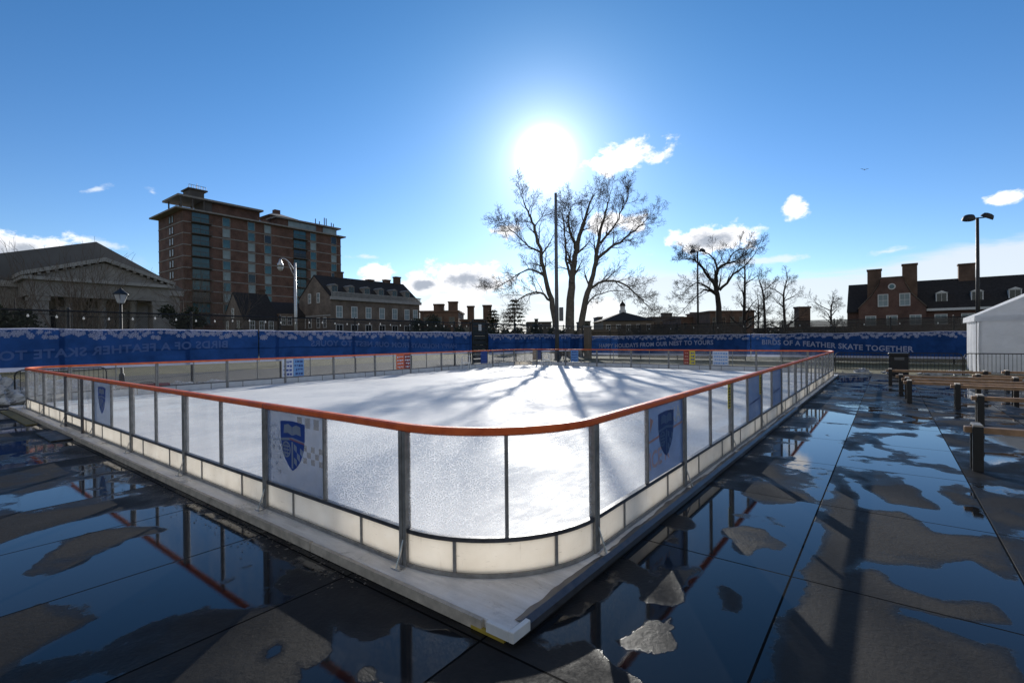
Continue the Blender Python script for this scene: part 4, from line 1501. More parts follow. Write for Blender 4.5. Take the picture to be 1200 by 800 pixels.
# little things seen through the left far boards
t = thing('tool_bag', 'dark red rolled bag lying on the grass behind the far boards', 'bag', R(3.35, 19.1), RA)
mb = MB(); mb.tube([(-.75, 0, .18), (-.7, 0, .2), (-.2, 0, .21), (.3, 0, .2), (.7, 0, .2), (.75, 0, .18)], [.08, .19, .21, .2, .19, .08], 12); mb.build('body', M['red'], t, True)
mb = MB(); mb.tube([(-.3, -.1, .36), (-.15, -.12, .46), (.15, -.12, .46), (.3, -.1, .36)], .015, 6); mb.build('handle', M['black_metal'], t)


def cone(label, uv):
    t = thing('traffic_cone', label, 'cone', R(*uv), RA, 'orange cones on the grass')
    mb = MB(); mb.bbox(-.17, .17, -.17, .17, .0, .03, .01); mb.build('base', M['cone'], t)
    mb = MB(); mb.tube([(0, 0, .03), (0, 0, .2), (0, 0, .34), (0, 0, .55)], [.13, .095, .066, .025], 12); mb.build('body', M['cone'], t, True)
    mb = MB(); mb.tube([(0, 0, .24), (0, 0, .33)], [.089, .072], 12); mb.build('stripe', M['white_paint'], t, True)


cone('orange traffic cone on the grass left of the red bag', (2.1, 20.8))
cone('orange traffic cone on the grass beyond the pale blue boards', (9.8, 20.3))

# ------------------------------------------------------------------ buildings
WIN = {}


def window(parent, x, z, w, h, face, frame, pane, muntin=True, depth=.12, head=None, y=0.0, name='window'):
    """a framed window standing a little proud of its wall; face 'y': wall at local y, 'x': wall at local x=y"""
    key = (round(w, 2), round(h, 2), frame, muntin)
    if key not in WIN:
        f = min(.14, w * .13)
        mb = MB(); mb.box(-w / 2, -w / 2 + f, -depth, .02, -h / 2, h / 2); mb.box(w / 2 - f, w / 2, -depth, .02, -h / 2, h / 2)
        mb.box(-w / 2 + f, w / 2 - f, -depth, .02, h / 2 - f, h / 2); mb.box(-w / 2 + f, w / 2 - f, -depth - .05, .02, -h / 2, -h / 2 + f)
        if muntin:
            mb.box(-w / 2 + f, w / 2 - f, -.075, -.05, -.04, .04); mb.box(-.03, .03, -.07, -.05, -h / 2 + f, -.04); mb.box(-.03, .03, -.07, -.05, .04, h / 2 - f)
        mf = mb.mesh('window', M[frame])
        WIN[key] = mf
    pk = (round(w, 2), round(h, 2), pane, 'p')
    if pk not in WIN:
        f = min(.14, w * .13)
        mb = MB(); mb.box(-w / 2 + f, w / 2 - f, -.045, .01, -h / 2 + f, h / 2 - f); WIN[pk] = mb.mesh('pane', M[pane])
    if face == 'y': loc, rz = (x, y, z), 0
    else: loc, rz = (y, x, z), -PI / 2
    o = link(name, WIN[key], parent, loc, rz)
    link('pane', WIN[pk], o)
    return o


# --- brick apartment tower
T0 = Vector((-85.6, 128.0, 0))
t = thing('apartment_tower', 'twelve storey brick apartment tower with teal windows and pale floor bands', 'apartment tower', T0, RA)
TL, TWd, TH = 46.5, 18.0, 36.6
mb = MB(); mb.box(0, TL, 0, TWd, 0, TH); mb.build('wall', M['brick_dark'], t)
for i in range(1, 10):
    z = TH - 3.0 * i
    mb = MB(); mb.box(-.09, TL + .09, -.09, TWd + .09, z - .16, z + .10); mb.build('floor_band', M['stone'], t)
mb = MB(); mb.box(-1.9, TL + 1.4, -1.0, TWd + 1.2, TH + .003, TH + .42); mb.build('roof_slab', M['stone'], t)
rnd = random.Random(4)
for i in range(10):
    zc = TH - 3 * i - 1.5
    for x in (10.55, 17.3, 22.0, 36.5, 43.8):
        window(t, x, zc, 2.1, 2.5, 'y', 'stone', rnd.choice(('window_teal', 'window_teal', 'window_blind', 'window_dark')) if x != 10.55 else ('window_teal', 'window_blind')[i % 2], False)
    for (xa, xb) in ((1.95, 6.3), (29.9, 34.1)):
        window(t, (xa + xb) / 2, zc, xb - xa, 2.6, 'y', 'dull_wall', 'window_teal' if rnd.random() < .75 else 'window_dark', True)
        mb = MB()
        mb.box(xa - .15, xb + .3, -1.35, -.095, zc - 1.62, zc - 1.40)
        for q in range(12): x = xa - .1 + (xb + .35 - xa) * q / 11; mb.box(x - .025, x + .025, -1.33, -1.28, zc - 1.40, zc - .45)
        mb.box(xa - .15, xb + .3, -1.36, -1.26, zc - .45, zc - .38)
        mb.build('balcony', M['dull_wall'], t)
    for dx in (-.95, .95):
        window(t, 8.2 + dx, zc, 1.35, 2.1, 'x', 'dull_wall', 'pane_white' if i > 0 else 'window_blind', False)
# roof structures
zt = TH + .42
mb = MB(); mb.box(8, 21.2, 3, 12, zt + .003, zt + 3.4); mb.build('penthouse', M['brick_dark'], t)
mb = MB(); mb.box(-.6, 21.6, 1.4, 13, zt + 3.45, zt + 3.95); mb.build('penthouse_roof', M['stone'], t)
for x in (.1, 2.8, 5.6):
    for y in (1.8, 10.5): MB().box(x, x + .3, y, y + .3, zt + .003, zt + 3.44).build('terrace_post', M['dull_wall'], t)
MB().box(5.9, 7.9, 2.4, 9, zt + .003, zt + 3.44).build('terrace_wall', M['dull_wall'], t)
mb = MB(); mb.box(3.0, 6.6, 4, 8.5, zt + 3.96, zt + 6.4); mb.box(2.6, 7.4, 3.6, 9, zt + 6.41, zt + 6.75); mb.build('lift_tower', M['dull_wall'], t)
mb = MB()
for q in range(8):
    x = 2.8 + q * .6; mb.tube([(x, 3.8, zt + 6.7), (x, 3.8, zt + 7.6)], .06, 4)
mb.tube([(2.8, 3.8, zt + 7.6), (7.0, 3.8, zt + 7.6)], .06, 4); mb.tube([(5.2, 5, zt + 6.7), (5.2, 5, zt + 8.6)], .06, 4)
mb.build('roof_railing', M['pole_dark'], t)
mb = MB(); mb.box(26.5, 33.5, 7, 14, zt + .003, zt + 4.2); mb.build('penthouse', M['brick_dark'], t)
mb = MB(); mb.prism([(25.2, 5.6, zt + 4.22), (34.8, 5.6, zt + 4.22), (31.5, 9.8, zt + 5.9), (28.5, 9.8, zt + 5.9)], (0, .01, 0))
mb.v += [(25.2, 5.6, zt + 4.22), (34.8, 5.6, zt + 4.22), (34.8, 15.4, zt + 4.22), (25.2, 15.4, zt + 4.22), (30, 10.5, zt + 5.8)]
n = len(mb.v) - 5
mb.f += [(n, n + 1, n + 4), (n + 1, n + 2, n + 4), (n + 2, n + 3, n + 4), (n + 3, n, n + 4), (n, n + 3, n + 2, n + 1)]
mb.build('penthouse_roof', M['stone'], t)
mb = MB(); mb.box(29.2, 31, 9.8, 11.4, zt + 5.5, zt + 7.2); mb.build('chimney', M['brick_dark'], t)
mb = MB(); mb.box(26.0, 46.4, 2.2, 6.6, zt + .003, zt + 2.6); mb.build('penthouse', M['brick_dark'], t)
mb = MB(); mb.box(29.5, 38.8, 2.1, 2.19, zt + .5, zt + 2.4); mb.box(41.3, 46.2, 2.1, 2.19, zt + .5, zt + 2.4); mb.build('glazing', M['window_blind'], t)
mb = MB(); mb.box(25.2, 47.6, 1.3, 7.6, zt + 2.62, zt + 3.05); mb.build('penthouse_roof', M['stone'], t)
for x, h in ((39.8, 2.2), (41.2, 1.6), (43, 3.1), (43.7, 3.0), (45.6, 1.9), (46.4, 1.7)):
    mb = MB(); mb.tube([(x, 4, zt + 3.05), (x, 4, zt + 3.05 + h)], .16, 6); mb.build('antenna', M['pole_dark'], t)
# low block beside the tower
mb = MB(); mb.box(48.1, 54, -3, 10, 0, 11.6); mb.build('low_wing', M['brick_dark'], t)


def gable_block(parent, x0, x1, y0, y1, z0, ze, zr, wall, roof, axis='x', over=.4):
    """house block with a pitched roof; ridge along axis"""
    mb = MB(); mb.box(x0, x1, y0, y1, z0, ze)
    if axis == 'x':
        ym = (y0 + y1) / 2
        mb.prism([(x0 + .005, y0, ze), (x0 + .005, y1, ze), (x0 + .005, ym, zr)], (x1 - x0 - .01, 0, 0))
    else:
        xm = (x0 + x1) / 2
        mb.prism([(x0, y0 + .005, ze), (xm, y0 + .005, zr), (x1, y0 + .005, ze)], (0, y1 - y0 - .01, 0))
    mb.build('wall', wall, parent)
    mb = MB()
    th = .28
    if axis == 'x':
        ym = (y0 + y1) / 2; k_ = (zr - ze) / (ym - y0)
        for s, ya in ((1, y0), (-1, y1)):
            yo = ya - s * over; zo = ze - over * k_
            mb.prism([(x0 - .05, yo, zo + .03), (x0 - .05, ym, zr + .03), (x0 - .05, ym, zr + .03 + th), (x0 - .05, yo, zo + .03 + th)], (x1 - x0 + .1, 0, 0))
    else:
        xm = (x0 + x1) / 2; k_ = (zr - ze) / (xm - x0)
        for s, xa in ((1, x0), (-1, x1)):
            xo = xa - s * over; zo = ze - over * k_
            mb.prism([(xo, y0 - .05, zo + .03), (xm, y0 - .05, zr + .03), (xm, y0 - .05, zr + .03 + th), (xo, y0 - .05, zo + .03 + th)], (0, y1 - y0 + .1, 0))
    return mb.build('roof', roof, parent)


def chimney(parent, x, y, w, dpt, z0, z1, m='brick_brown'):
    mb = MB(); mb.box(x - w / 2, x + w / 2, y - dpt / 2, y + dpt / 2, z0, z1 - .3); mb.box(x - w / 2 - .12, x + w / 2 + .12, y - dpt / 2 - .12, y + dpt / 2 + .12, z1 - .3, z1)
    mb.build('chimney', M[m], parent)


def dormer(parent, x, y, z, w, h, face='y', m='white_paint', pane='window_dark', depth=2.4):
    Mx = Matrix.Translation((x, y, z)) if face == 'y' else Matrix.Translation((x, y, z)) @ Matrix.Rotation(-PI / 2, 4, 'Z')
    mb = MB(); mb.box(-w / 2, w / 2, 0, depth, -h / 2, h / 2, Mx)
    P = [Mx @ Vector(q) for q in ((-w / 2 - .12, -.12, h / 2 + .003), (w / 2 + .12, -.12, h / 2 + .003), (0, -.12, h / 2 + w * .27))]
    mb.prism(P, Mx.to_3x3() @ Vector((0, depth, 0)))
    o = mb.build('dormer', M[m], parent)
    mb = MB(); mb.box(-w / 2 + .16, -.04, -.03, -.004, -h / 2 + .16, h / 2 - .12, Mx); mb.box(.04, w / 2 - .16, -.03, -.004, -h / 2 + .16, h / 2 - .12, Mx); mb.build('pane', M[pane], o)


# --- long stone hall with dormers (left of centre)
G0 = Vector((-37.0, 100.0, 0))
t = thing('stone_hall', 'long brown stone hall with a balustrade, white dormers and slate roof', 'hall', G0, RA)
GL, GW, GE, GR_ = 24.0, 12.0, 10.9, 15.6
gable_block(t, 0, GL, 0, GW, 0, GE, GR_, M['brick_grey'], M['slate'], 'x', .2)
mb = MB(); mb.box(-.1, GL + .2, -.55, -.005, GE - .55, GE + .1); mb.build('cornice', M['stone_pale'], t)
mb = MB(); mb.box(-.1, GL + .2, -.5, -.35, GE + .95, GE + 1.1)
for i in range(80):
    x = .1 + i * .3; mb.box(x - .07, x + .07, -.48, -.37, GE + .1, GE + .95)
mb.build('balustrade', M['stone_pale'], t)
mb = MB(); mb.box(-.12, -.004, 0, GW, 7.0, 7.3); mb.build('string_course', M['stone_pale'], t)
for i, x in enumerate((1.6, 5.6, 9.6, 13.4, 17.2, 21)):
    dormer(t, x, .9, GE + 1.65, 1.5, 1.7, m='stone')
for x in (2.0, 5.6, 9.2, 12.8, 16.4, 20.0, 22.6):
    window(t, x, 7.9, 1.5, 2.5, 'y', 'white_paint', 'window_blind', True)
    window(t, x, 3.9, 1.7, 2.9, 'y', 'white_paint', 'window_dark', True)
for y in (2.0, 4.4, 7.6, 10.0):
    window(t, y, 7.9 - 2.2, 1.2, 2.2, 'x', 'white_paint', 'window_dark', True)
for y in (4.3, 7.7): window(t, y, 10.9, 1.1, 2.1, 'x', 'white_paint', 'window_dark', True)
for x, z in ((6.2, 17.2), (14.4, 16.2), (19.2, 16.6), (22.4, 17.6)): chimney(t, x, 6.4, 1.5, 1.1, GR_ - 1.2, z)

# --- gabled house left of it
q = atd(285, 370, 92)
t = thing('gabled_house', 'small brown gabled house with pale window frames below the tower', 'house', (q.x, q.y, 0), RA)
gable_block(t, 0, 6.5, 0, 8.5, 0, 6.2, 11.2, M['brick_grey'], M['slate'], 'x', .2)
for y in (1.9, 4.25, 6.6): window(t, y, 7.4 if y == 4.25 else 5.0, 1.0, 1.9, 'x', 'white_paint', 'window_dark')
for x in (1.6, 3.4, 5.2): window(t, x, 5.0, 1.0, 1.8, 'y', 'white_paint', 'window_dark')
chimney(t, 5.5, 4.6, 1.2, 1.0, 10, 12.4)
q = atd(318, 372, 100)
t = thing('link_house', 'brown house range with a bay between the gabled house and stone hall', 'house', (q.x, q.y, 0), RA)
gable_block(t, 0, 9, 0, 8, 0, 7.2, 10.0, M['brick_grey'], M['slate'], 'x', .3)
mb = MB(); mb.box(1.2, 4.2, -1.0, -.01, 0, 7.6); mb.build('bay', M['brick_grey'], t)
for x in (2.0, 3.3): window(t, x, 6.1, 1.0, 1.8, 'y', 'white_paint', 'window_dark', y=-1.0)

# --- neoclassical building at the left
q = atd(36, 326, 52)
N0 = Vector((q.x, q.y, 0))
t = thing('stone_portico_hall', 'grey stone hall with a pedimented portico under a wide gabled roof', 'hall', N0, RA)
PW = 12.4
ze = zat(36, 327, 52)           # entablature top
zp = ze + 2.45
mb = MB()
mb.box(-.3, PW + .3, .15, 5.4, ze - 1.7, ze - .003)
mb.build('entablature', M['stone'], t)
mb = MB(); mb.box(-.7, PW + .7, -.3, 5.4, ze, ze + .35); mb.build('cornice', M['stone_pale'], t)
mb = MB(); mb.prism([(-.2, .1, ze + .352), (PW / 2, .1, zp), (PW + .2, .1, ze + .352)], (0, 5.2, 0)); mb.build('pediment', M['stone'], t)
mb = MB()
for s in (0, 1):
    xa = -.8 if s == 0 else PW + .8
    mb.prism([(xa, -.35, ze + .355), (PW / 2, -.35, zp + .15), (PW / 2, -.35, zp + .60), (xa, -.35, ze + .75)], (0, 5.7, 0))
mb.build('raking_cornice', M['stone_pale'], t)
mb = MB()
for i in range(9):
    s = (i + .5) / 9
    for xx, zz in ((PW / 2 * s - .4, ze + .45 + (zp - ze) * s * .92), (PW - PW / 2 * s + .4, ze + .45 + (zp - ze) * s * .92)): mb.box(xx - .14, xx + .14, -.28, .09, zz - .32, zz - .05)
mb.build('brackets', M['stone'], t)
# piers and columns
for x, w in ((.7, 1.5), (PW - .7, 1.5)):
    mb = MB(); mb.box(x - w / 2, x + w / 2, .3, 2.2, 0, ze - 1.703); mb.box(x - w / 2 - .1, x + w / 2 + .1, .2, 2.3, ze - 2.2, ze - 1.75); mb.build('pier', M['stone'], t)
for x in (3.2, 6.2, 9.2):
    mb = MB(); mb.tube([(x, 1.2, 0), (x, 1.2, .3), (x, 1.2, .32), (x, 1.2, 3), (x, 1.2, ze - 2.1), (x, 1.2, ze - 2.0), (x, 1.2, ze - 1.71)], [.5, .5, .42, .42, .35, .46, .5], 16); mb.build('column', M['stone'], t, True)
# main block behind
mb = MB(); mb.box(-9, PW + 3.2, 5.5, 24, 0, ze + .1); mb.build('wall', M['stone'], t)
mb = MB(); mb.box(-9.4, PW + 3.6, 5.1, 5.49, ze - .5, ze + .2); mb.build('cornice', M['stone_pale'], t)
zr = zat(118, 289, 63.5)
xr = 6.6
mb = MB(); mb.prism([(-11, 5.2, ze + .25), (xr, 5.2, zr), (PW + 4, 5.2, ze + .25)], (0, 18.5, 0)); mb.build('roof', M['grey_roof'], t)
for x in (3.2, 6.2, 9.2):
    window(t, x, 3.4, 1.9, 3.6, 'y', 'stone_pale', 'window_dark', True, y=5.5)
    mb = MB(); mb.prism([(x + 1.0 * math.cos(PI * k_ / 10), 5.38, 5.22 + 1.0 * math.sin(PI * k_ / 10)) for k_ in range(11)], (0, .1, 0)); mb.build('arched_light', M['window_dark'], t)

# --- brick hall at the right (front wall along v)
B0 = Vector((80.3, 95.0, 0))
t = thing('brick_hall', 'red brick hall with three chimneys, a stepped gable and white dormers', 'hall', B0, RA - PI / 2)
# local x = -v (to the right), local y = +u (away)
BE, BR = 7.1, 12.7
gable_block(t, -12.6, 30, .1, 12, 0, BE, BR, M['brick_red'], M['slate'], 'x', .5)
mb = MB(); mb.box(.1, 30, -.62, -.01, BE - .55, BE - .1); mb.build('cornice', M['white_paint'], t)
# gabled front wing
mb = MB(); mb.box(-10.6, 0, -1.2, .05, 0, 7.4); mb.prism([(-10.6, -1.2, 7.4), (-8.4, -1.2, 9.9), (-7.2, -1.2, 12.1), (-7.0, -1.2, 13.3), (-3.4, -1.2, 13.3), (-3.2, -1.2, 12.1), (-2.2, -1.2, 9.9), (0, -1.2, 7.4)], (0, .8, 0))
mb.build('gable_front', M['brick_red'], t)
mb = MB()
L_ = [(-10.7, 7.35), (-8.5, 9.95), (-7.3, 12.15), (-7.1, 13.35), (-3.3, 13.35), (-3.1, 12.15), (-2.1, 9.95), (.1, 7.35)]
for (xa, za), (xb, zb_) in zip(L_[:-1], L_[1:]):
    mb.prism([(xa, -1.3, za), (xb, -1.3, zb_), (xb, -1.3, zb_ + .2), (xa, -1.3, za + .2)], (0, .95, 0))
mb.build('coping', M['brick_grey'], t)
mb = MB(); mb.prism([(-10.9, -.4, 7.3), (-5.3, -.4, 12.4), (.3, -.4, 7.3)], (0, 6.0, 0)); mb.build('roof', M['slate'], t)
for x, zt_ in ((-8.0, 15.4), (-2.4, 16.0)): chimney(t, x, .6, 2.3, 1.6, 9.5, zt_)
chimney(t, 6.4, 6.2, 2.4, 1.6, 11, 15.8)
for x in (-6.6, -3.2): window(t, x, 8.9, 1.7, 2.5, 'y', 'white_paint', 'window_blind', True, y=-1.2)
for x in (-8.6, -5.2, -1.6): window(t, x, 4.9, 1.8, 2.0, 'y', 'white_paint', 'window_blind', True, y=-1.2)
for x in (2.2, 6.0, 9.8, 13.6): window(t, x, 4.9, 1.9, 2.0, 'y', 'white_paint', 'window_blind', True)
mb = MB(); mb.tube([(-5.2, -1.27, 11.6), (-5.2, -1.21, 11.6)], .62, 18)
o = mb.build('round_window', M['white_paint'], t); mb = MB(); mb.tube([(-5.2, -1.3, 11.6), (-5.2, -1.275, 11.6)], .42, 18); mb.build('pane', M['window_teal'], o)
for x in (2.4, 7.4, 12.4, 17.4): dormer(t, x, 1.15, 9.0, 1.7, 2.0, depth=3)

# --- far low buildings along the middle
def low_block(name, label, px0, px1, pyt, dd, m, depth=14, group=None, roof=None, chim=(), wins=0):
    a = atd(px0, pyt, dd); b = atd(px1, pyt, dd)
    t = thing(name, label, 'building', (a.x, dd, 0), 0, group)
    w = b.x - a.x; h = a.z
    mb = MB(); mb.box(0, w, 0, depth, 0, h - .35); mb.build('wall', M[m], t)
    mb = MB(); mb.box(-.25, w + .25, -.25, depth + .25, h - .348, h); mb.build('parapet', M[roof or m], t)
    for cx, cw, py in chim:
        c = atd(cx, py, dd); w2 = cw * dd / F_PX
        chimney(t, c.x - a.x, 3, w2, w2 * .7, h - .5, c.z, m)
    for i in range(wins):
        window(t, w * (i + .5) / wins, h - 2.2, min(1.4, w / wins * .5), 1.7, 'y', 'dull_wall_tan', 'window_dark', True)
    return t


low_block('brick_house', 'dark brick house with one broad chimney right of the stone hall', 492, 537, 364, 105, 'brick_brown', 12, 'far houses beyond the fence', None, ((512, 12, 355), (529, 11, 352)), 3)
low_block('brick_house', 'dark house with two square chimneys behind the gate', 540, 580, 374, 88, 'brick_brown', 10, 'far houses beyond the fence', None, ((550, 8, 357), (570, 10, 356)), 3)
low_block('flat_block', 'low pale flat block far behind the evergreen', 618, 646, 377, 170, 'dull_wall', 15, 'far flat blocks', None, ((629, 4, 373),), 4)
low_block('flat_block', 'tiny far block just right of the big tree trunks', 682, 692, 376, 180, 'dull_wall', 15, 'far flat blocks', None, (), 2)
low_block('flat_block', 'slim far tower block left of the cupola building', 701, 706, 371, 180, 'dull_wall', 10, 'far flat blocks', None, (), 1)
low_block('flat_block', 'tan low wall building under the fence lights right of the big tree', 690, 728, 386, 60, 'dull_wall_tan', 6, 'far flat blocks')
low_block('flat_block', 'long grey flat block right of the cupola building', 764, 800, 371, 140, 'dull_wall', 15, 'far flat blocks', None, ((785, 11, 366),), 5)
low_block('flat_block', 'dark flat block behind the thin floodlight pole', 798, 836, 371, 115, 'brick_brown', 14, 'far flat blocks', None, ((818, 6, 365),), 4)
low_block('flat_block', 'tall dark flat block behind the trunks of the bare trees', 832, 884, 364, 105, 'brick_brown', 14, 'far flat blocks', None, (), 5)
low_block('flat_block', 'long dark shed roofed block left of the brick hall', 915, 1000, 383, 85, 'brick_brown', 10, 'far flat blocks', None, ((952, 14, 358),), 6)

q = atd(707, 380, 135)
t = thing('cupola_hall', 'far hall with a low hipped roof and a small white cupola', 'hall', (q.x, q.y, 0), 0)
W = atd(766, 380, 135).x - q.x; ze_ = zat(707, 376, 135); zr_ = zat(736, 364, 135)
mb = MB(); mb.box(0, W, 0, 16, 0, ze_); mb.build('wall', M['dull_wall_tan'], t)
mb = MB(); n = 0
mb.v += [(-.6, -.6, ze_ + .01), (W + .6, -.6, ze_ + .01), (W + .6, 16.6, ze_ + .01), (-.6, 16.6, ze_ + .01), (W * .5, 6, zr_), (W * .5, 10, zr_)]
mb.f += [(0, 1, 4), (1, 2, 5, 4), (2, 3, 5), (3, 0, 4, 5), (0, 3, 2, 1)]
mb.build('roof', M['slate'], t)
zc = zat(736, 351, 135)
mb = MB(); mb.tube([(W * .5, 7, zr_ - 1.2), (W * .5, 7, zr_ + .6)], 1.0, 8); mb.tube([(W * .5, 7, zr_ + .6), (W * .5, 7, zc - 1.3)], .72, 8); c_ = mb.build('cupola', M['white_paint'], t)
mb = MB(); mb.tube([(W * .5, 7, zc - 1.298), (W * .5, 7, zc - .7), (W * .5, 7, zc - .2), (W * .5, 7, zc + .4)], [.9, .75, .3, .04], 10); mb.build('cupola_dome', M['slate'], c_)
for i in range(5): window(t, W * (i + .5) / 5, ze_ - 2, 1.3, 2.0, 'y', 'white_paint', 'window_dark')

# ------------------------------------------------------------------ trees
def grow(mb_thick, mb_thin, p, d, L, r, lvl, maxl, rnd, up=.12, spread=.8, kids=(5, 5, 4, 3), minr=.008, wob=.13, thin_from=2):
    n = 7 if lvl <= 1 else (5 if lvl == 2 else 3)
    pts = [p]; rs = [r]
    dd = d.normalized()
    sag = rnd.uniform(-.5, 1.0)
    for i in range(n):
        dd = (dd + Vector((rnd.gauss(0, wob), rnd.gauss(0, wob), rnd.gauss(0, wob * .8) + up * sag))).normalized()
        p = p + dd * (L / n)
        pts.append(p); rs.append(max(minr, r * (1 - .85 * (i + 1) / n)))
    (mb_thin if lvl >= thin_from else mb_thick).tube(pts, rs, 7 if lvl == 0 else (5 if lvl == 1 else 3), cap=False)
    if lvl >= maxl: return
    spawn(mb_thick, mb_thin, pts, rs, L, lvl, maxl, rnd, up, spread, kids, minr, wob, thin_from)


def spawn(mb_thick, mb_thin, pts, rs, L, lvl, maxl, rnd, up, spread, kids, minr, wob, thin_from, t0=.2):
    k_ = kids[min(lvl, len(kids) - 1)]
    ph = rnd.random() * 6.28
    for i in range(k_):
        s = t0 + (1 - t0) * (i + rnd.random() * .9) / k_
        f = s * (len(pts) - 1); a = min(int(f), len(pts) - 2); q = f - a
        pp = pts[a].lerp(pts[a + 1], q); rr = rs[a] + (rs[a + 1] - rs[a]) * q
        tg = (pts[a + 1] - pts[a]).normalized()
        ax = tg.orthogonal().normalized()
        ax = Matrix.Rotation(ph + i * 2.4 + rnd.gauss(0, .5), 3, tg) @ ax
        nd = (tg * (1 - spread * .35) + ax * spread * rnd.uniform(.55, 1.05) + Vector((0, 0, .10))).normalized()
        nl = L * rnd.uniform(.42, .72) * (1.05 - .5 * s)
        grow(mb_thick, mb_thin, pp, nd, max(nl, .3), max(minr, rr * rnd.uniform(.42, .6)), lvl + 1, maxl, rnd, up, spread, kids, minr, wob, thin_from)
    if lvl < 2:      # leader carries on from the tip
        tg = (pts[-1] - pts[-2]).normalized()
        for i in range(2):
            nd = (tg + Vector((rnd.gauss(0, .25), rnd.gauss(0, .25), rnd.gauss(.08, .2)))).normalized()
            grow(mb_thick, mb_thin, pts[-1], nd, L * .45, max(minr, rs[-1] * .9), lvl + 1, maxl, rnd, up, spread, kids, minr, wob, thin_from)


def catmull(P, n=4):
    out = []
    for i in range(len(P) - 1):
        p0 = P[max(i - 1, 0)]; p1 = P[i]; p2 = P[i + 1]; p3 = P[min(i + 2, len(P) - 1)]
        for j in range(n):
            t_ = j / n
            out.append(.5 * ((2 * p1) + (p2 - p0) * t_ + (2 * p0 - 5 * p1 + 4 * p2 - p3) * t_ ** 2 + (3 * p1 - p0 - 3 * p2 + p3) * t_ ** 3))
    out.append(P[-1])
    return out


def limb_tree(label, base_px, dd, limbs, seed, group=None, bark='bark', twig='twig', kids=(7, 6, 5, 3), minr=.011, up=.06, maxl=4, wob=.11, spread=.8):
    """tree whose main limbs are given; side branches and twigs grow from them"""
    b = atd(base_px[0], base_px[1], dd)
    t = thing('bare_tree', label, 'tree', (b.x, dd, 0), 0, group)
    o = Vector((b.x, dd, 0))
    rnd = random.Random(seed)
    A, Bm = MB(), MB()
    for li, (pts, r0, r1, dy) in enumerate(limbs):
        P = []
        for i, (x, y) in enumerate(pts):
            q = atd(x, y, dd + dy * i / max(1, len(pts) - 1))
            P.append(q - o)
        if li < 3 or pts[0][1] > 385:
            P[0].z = -.05 if pts[0][1] > 385 else P[0].z
        C = catmull(P)
        m = len(C)
        for i in range(1, m - 1): C[i] = C[i] + Vector((rnd.gauss(0, .05), rnd.gauss(0, .12), rnd.gauss(0, .05)))
        rs = [r0 + (r1 - r0) * (i / (m - 1)) ** .8 for i in range(m)]
        if pts[0][1] > 385: rs[0] *= 1.45; rs[1] *= 1.12
        A.tube(C, rs, 10, cap=False)
        L = sum((C[i + 1] - C[i]).length for i in range(m - 1))
        spawn(A, Bm, C, rs, (5.3 if dd < 60 else 5.0) if L > 9 else (4.2 if L > 4 else L * .8), 0, maxl, rnd, up, spread, kids, minr, wob, 2, .3 if pts[0][1] > 385 else .12)
    A.build('trunk', M[bark], t, True)
    Bm.build('crown', M[twig], t)
    return t


limb_tree('big bare tree with three rising trunks standing under the sun', (667, 396), 54, [
    ([(655, 397), (648, 360), (640, 330), (634, 300), (627, 270), (620, 252), (614, 238)], .36, .06, -2),
    ([(668, 397), (668, 360), (671, 330), (674, 300), (681, 270), (688, 248), (693, 234)], .58, .06, 1),
    ([(676, 397), (684, 360), (693, 330), (699, 300), (705, 270), (710, 248), (714, 232)], .42, .05, -1),
    ([(671, 332), (664, 305), (662, 275), (659, 250)], .20, .05, 3),
    ([(676, 296), (668, 272), (666, 256), (669, 244)], .18, .04, -3),
    ([(699, 304), (715, 291), (737, 276), (750, 264), (759, 256)], .20, .03, 2),
    ([(692, 338), (714, 328), (735, 336), (752, 350), (763, 362)], .16, .03, -3),
    ([(686, 358), (700, 346), (722, 340), (745, 344)], .10, .02, 4),
    ([(645, 352), (628, 342), (608, 351), (596, 360)], .15, .02, -2),
    ([(637, 322), (618, 316), (597, 328), (580, 338)], .13, .02, 3),
    ([(632, 295), (615, 285), (600, 270), (590, 262)], .12, .02, -3),
    ([(702, 285), (718, 268), (730, 245), (736, 228)], .15, .03, -2),
], 11, kids=(12, 7, 4, 2), minr=.010)


def auto_tree(label, px, py_top, dd, seed, spread_px, group, trunk_frac=.35, r=None, kids=(6, 6, 5, 3), up=.06, lean=0.0, bark='bark_dark', n_limbs=6, minr=.013, name='bare_tree', wob=.12):
    b = atd(px, 395, dd)
    top = zat(px, py_top, dd)
    t = thing(name, label, 'tree', (b.x, dd, 0), 0, group)
    rnd = random.Random(seed)
    A, Bm = MB(), MB()
    r = r or top * .022
    ht = top * trunk_frac
    W = spread_px * dd / F_PX
    P = [Vector((0, 0, -.05)), Vector((lean * .3 + rnd.gauss(0, .06), rnd.gauss(0, .1), ht * .5)), Vector((lean * .6, 0, ht)), Vector((lean, rnd.gauss(0, .3), top * .72)), Vector((lean * 1.1 + rnd.gauss(0, .2), 0, top * .93))]
    C = catmull(P, 5); m = len(C)
    rs = [r * 1.25 * (1 - .9 * (i / (m - 1)) ** .9) + .015 for i in range(m)]
    rs[0] *= 1.35
    A.tube(C, rs, 9, cap=False)
    for i in range(n_limbs):
        s = .40 + .5 * i / n_limbs
        f = s * (m - 1); a = int(f)
        pp = C[a]; rr = rs[a] * .72
        an = 2.4 * i + rnd.random()
        dirv = Vector((math.cos(an) * .9, math.sin(an) * .9, rnd.uniform(.35, .9)))
        grow(A, Bm, pp, dirv, W * rnd.uniform(.75, 1.1) * (1.1 - .35 * (s - .4)), rr, 1, 4, rnd, up, .85, kids, minr, wob, 2)
    spawn(A, Bm, C[int(m * .5):], rs[int(m * .5):], top * .4, 1, 4, rnd, up, .85, kids, minr, wob, 2, .1)
    A.build('trunk', M[bark], t, True); Bm.build('crown', M['bark_dark'], t)
    return t


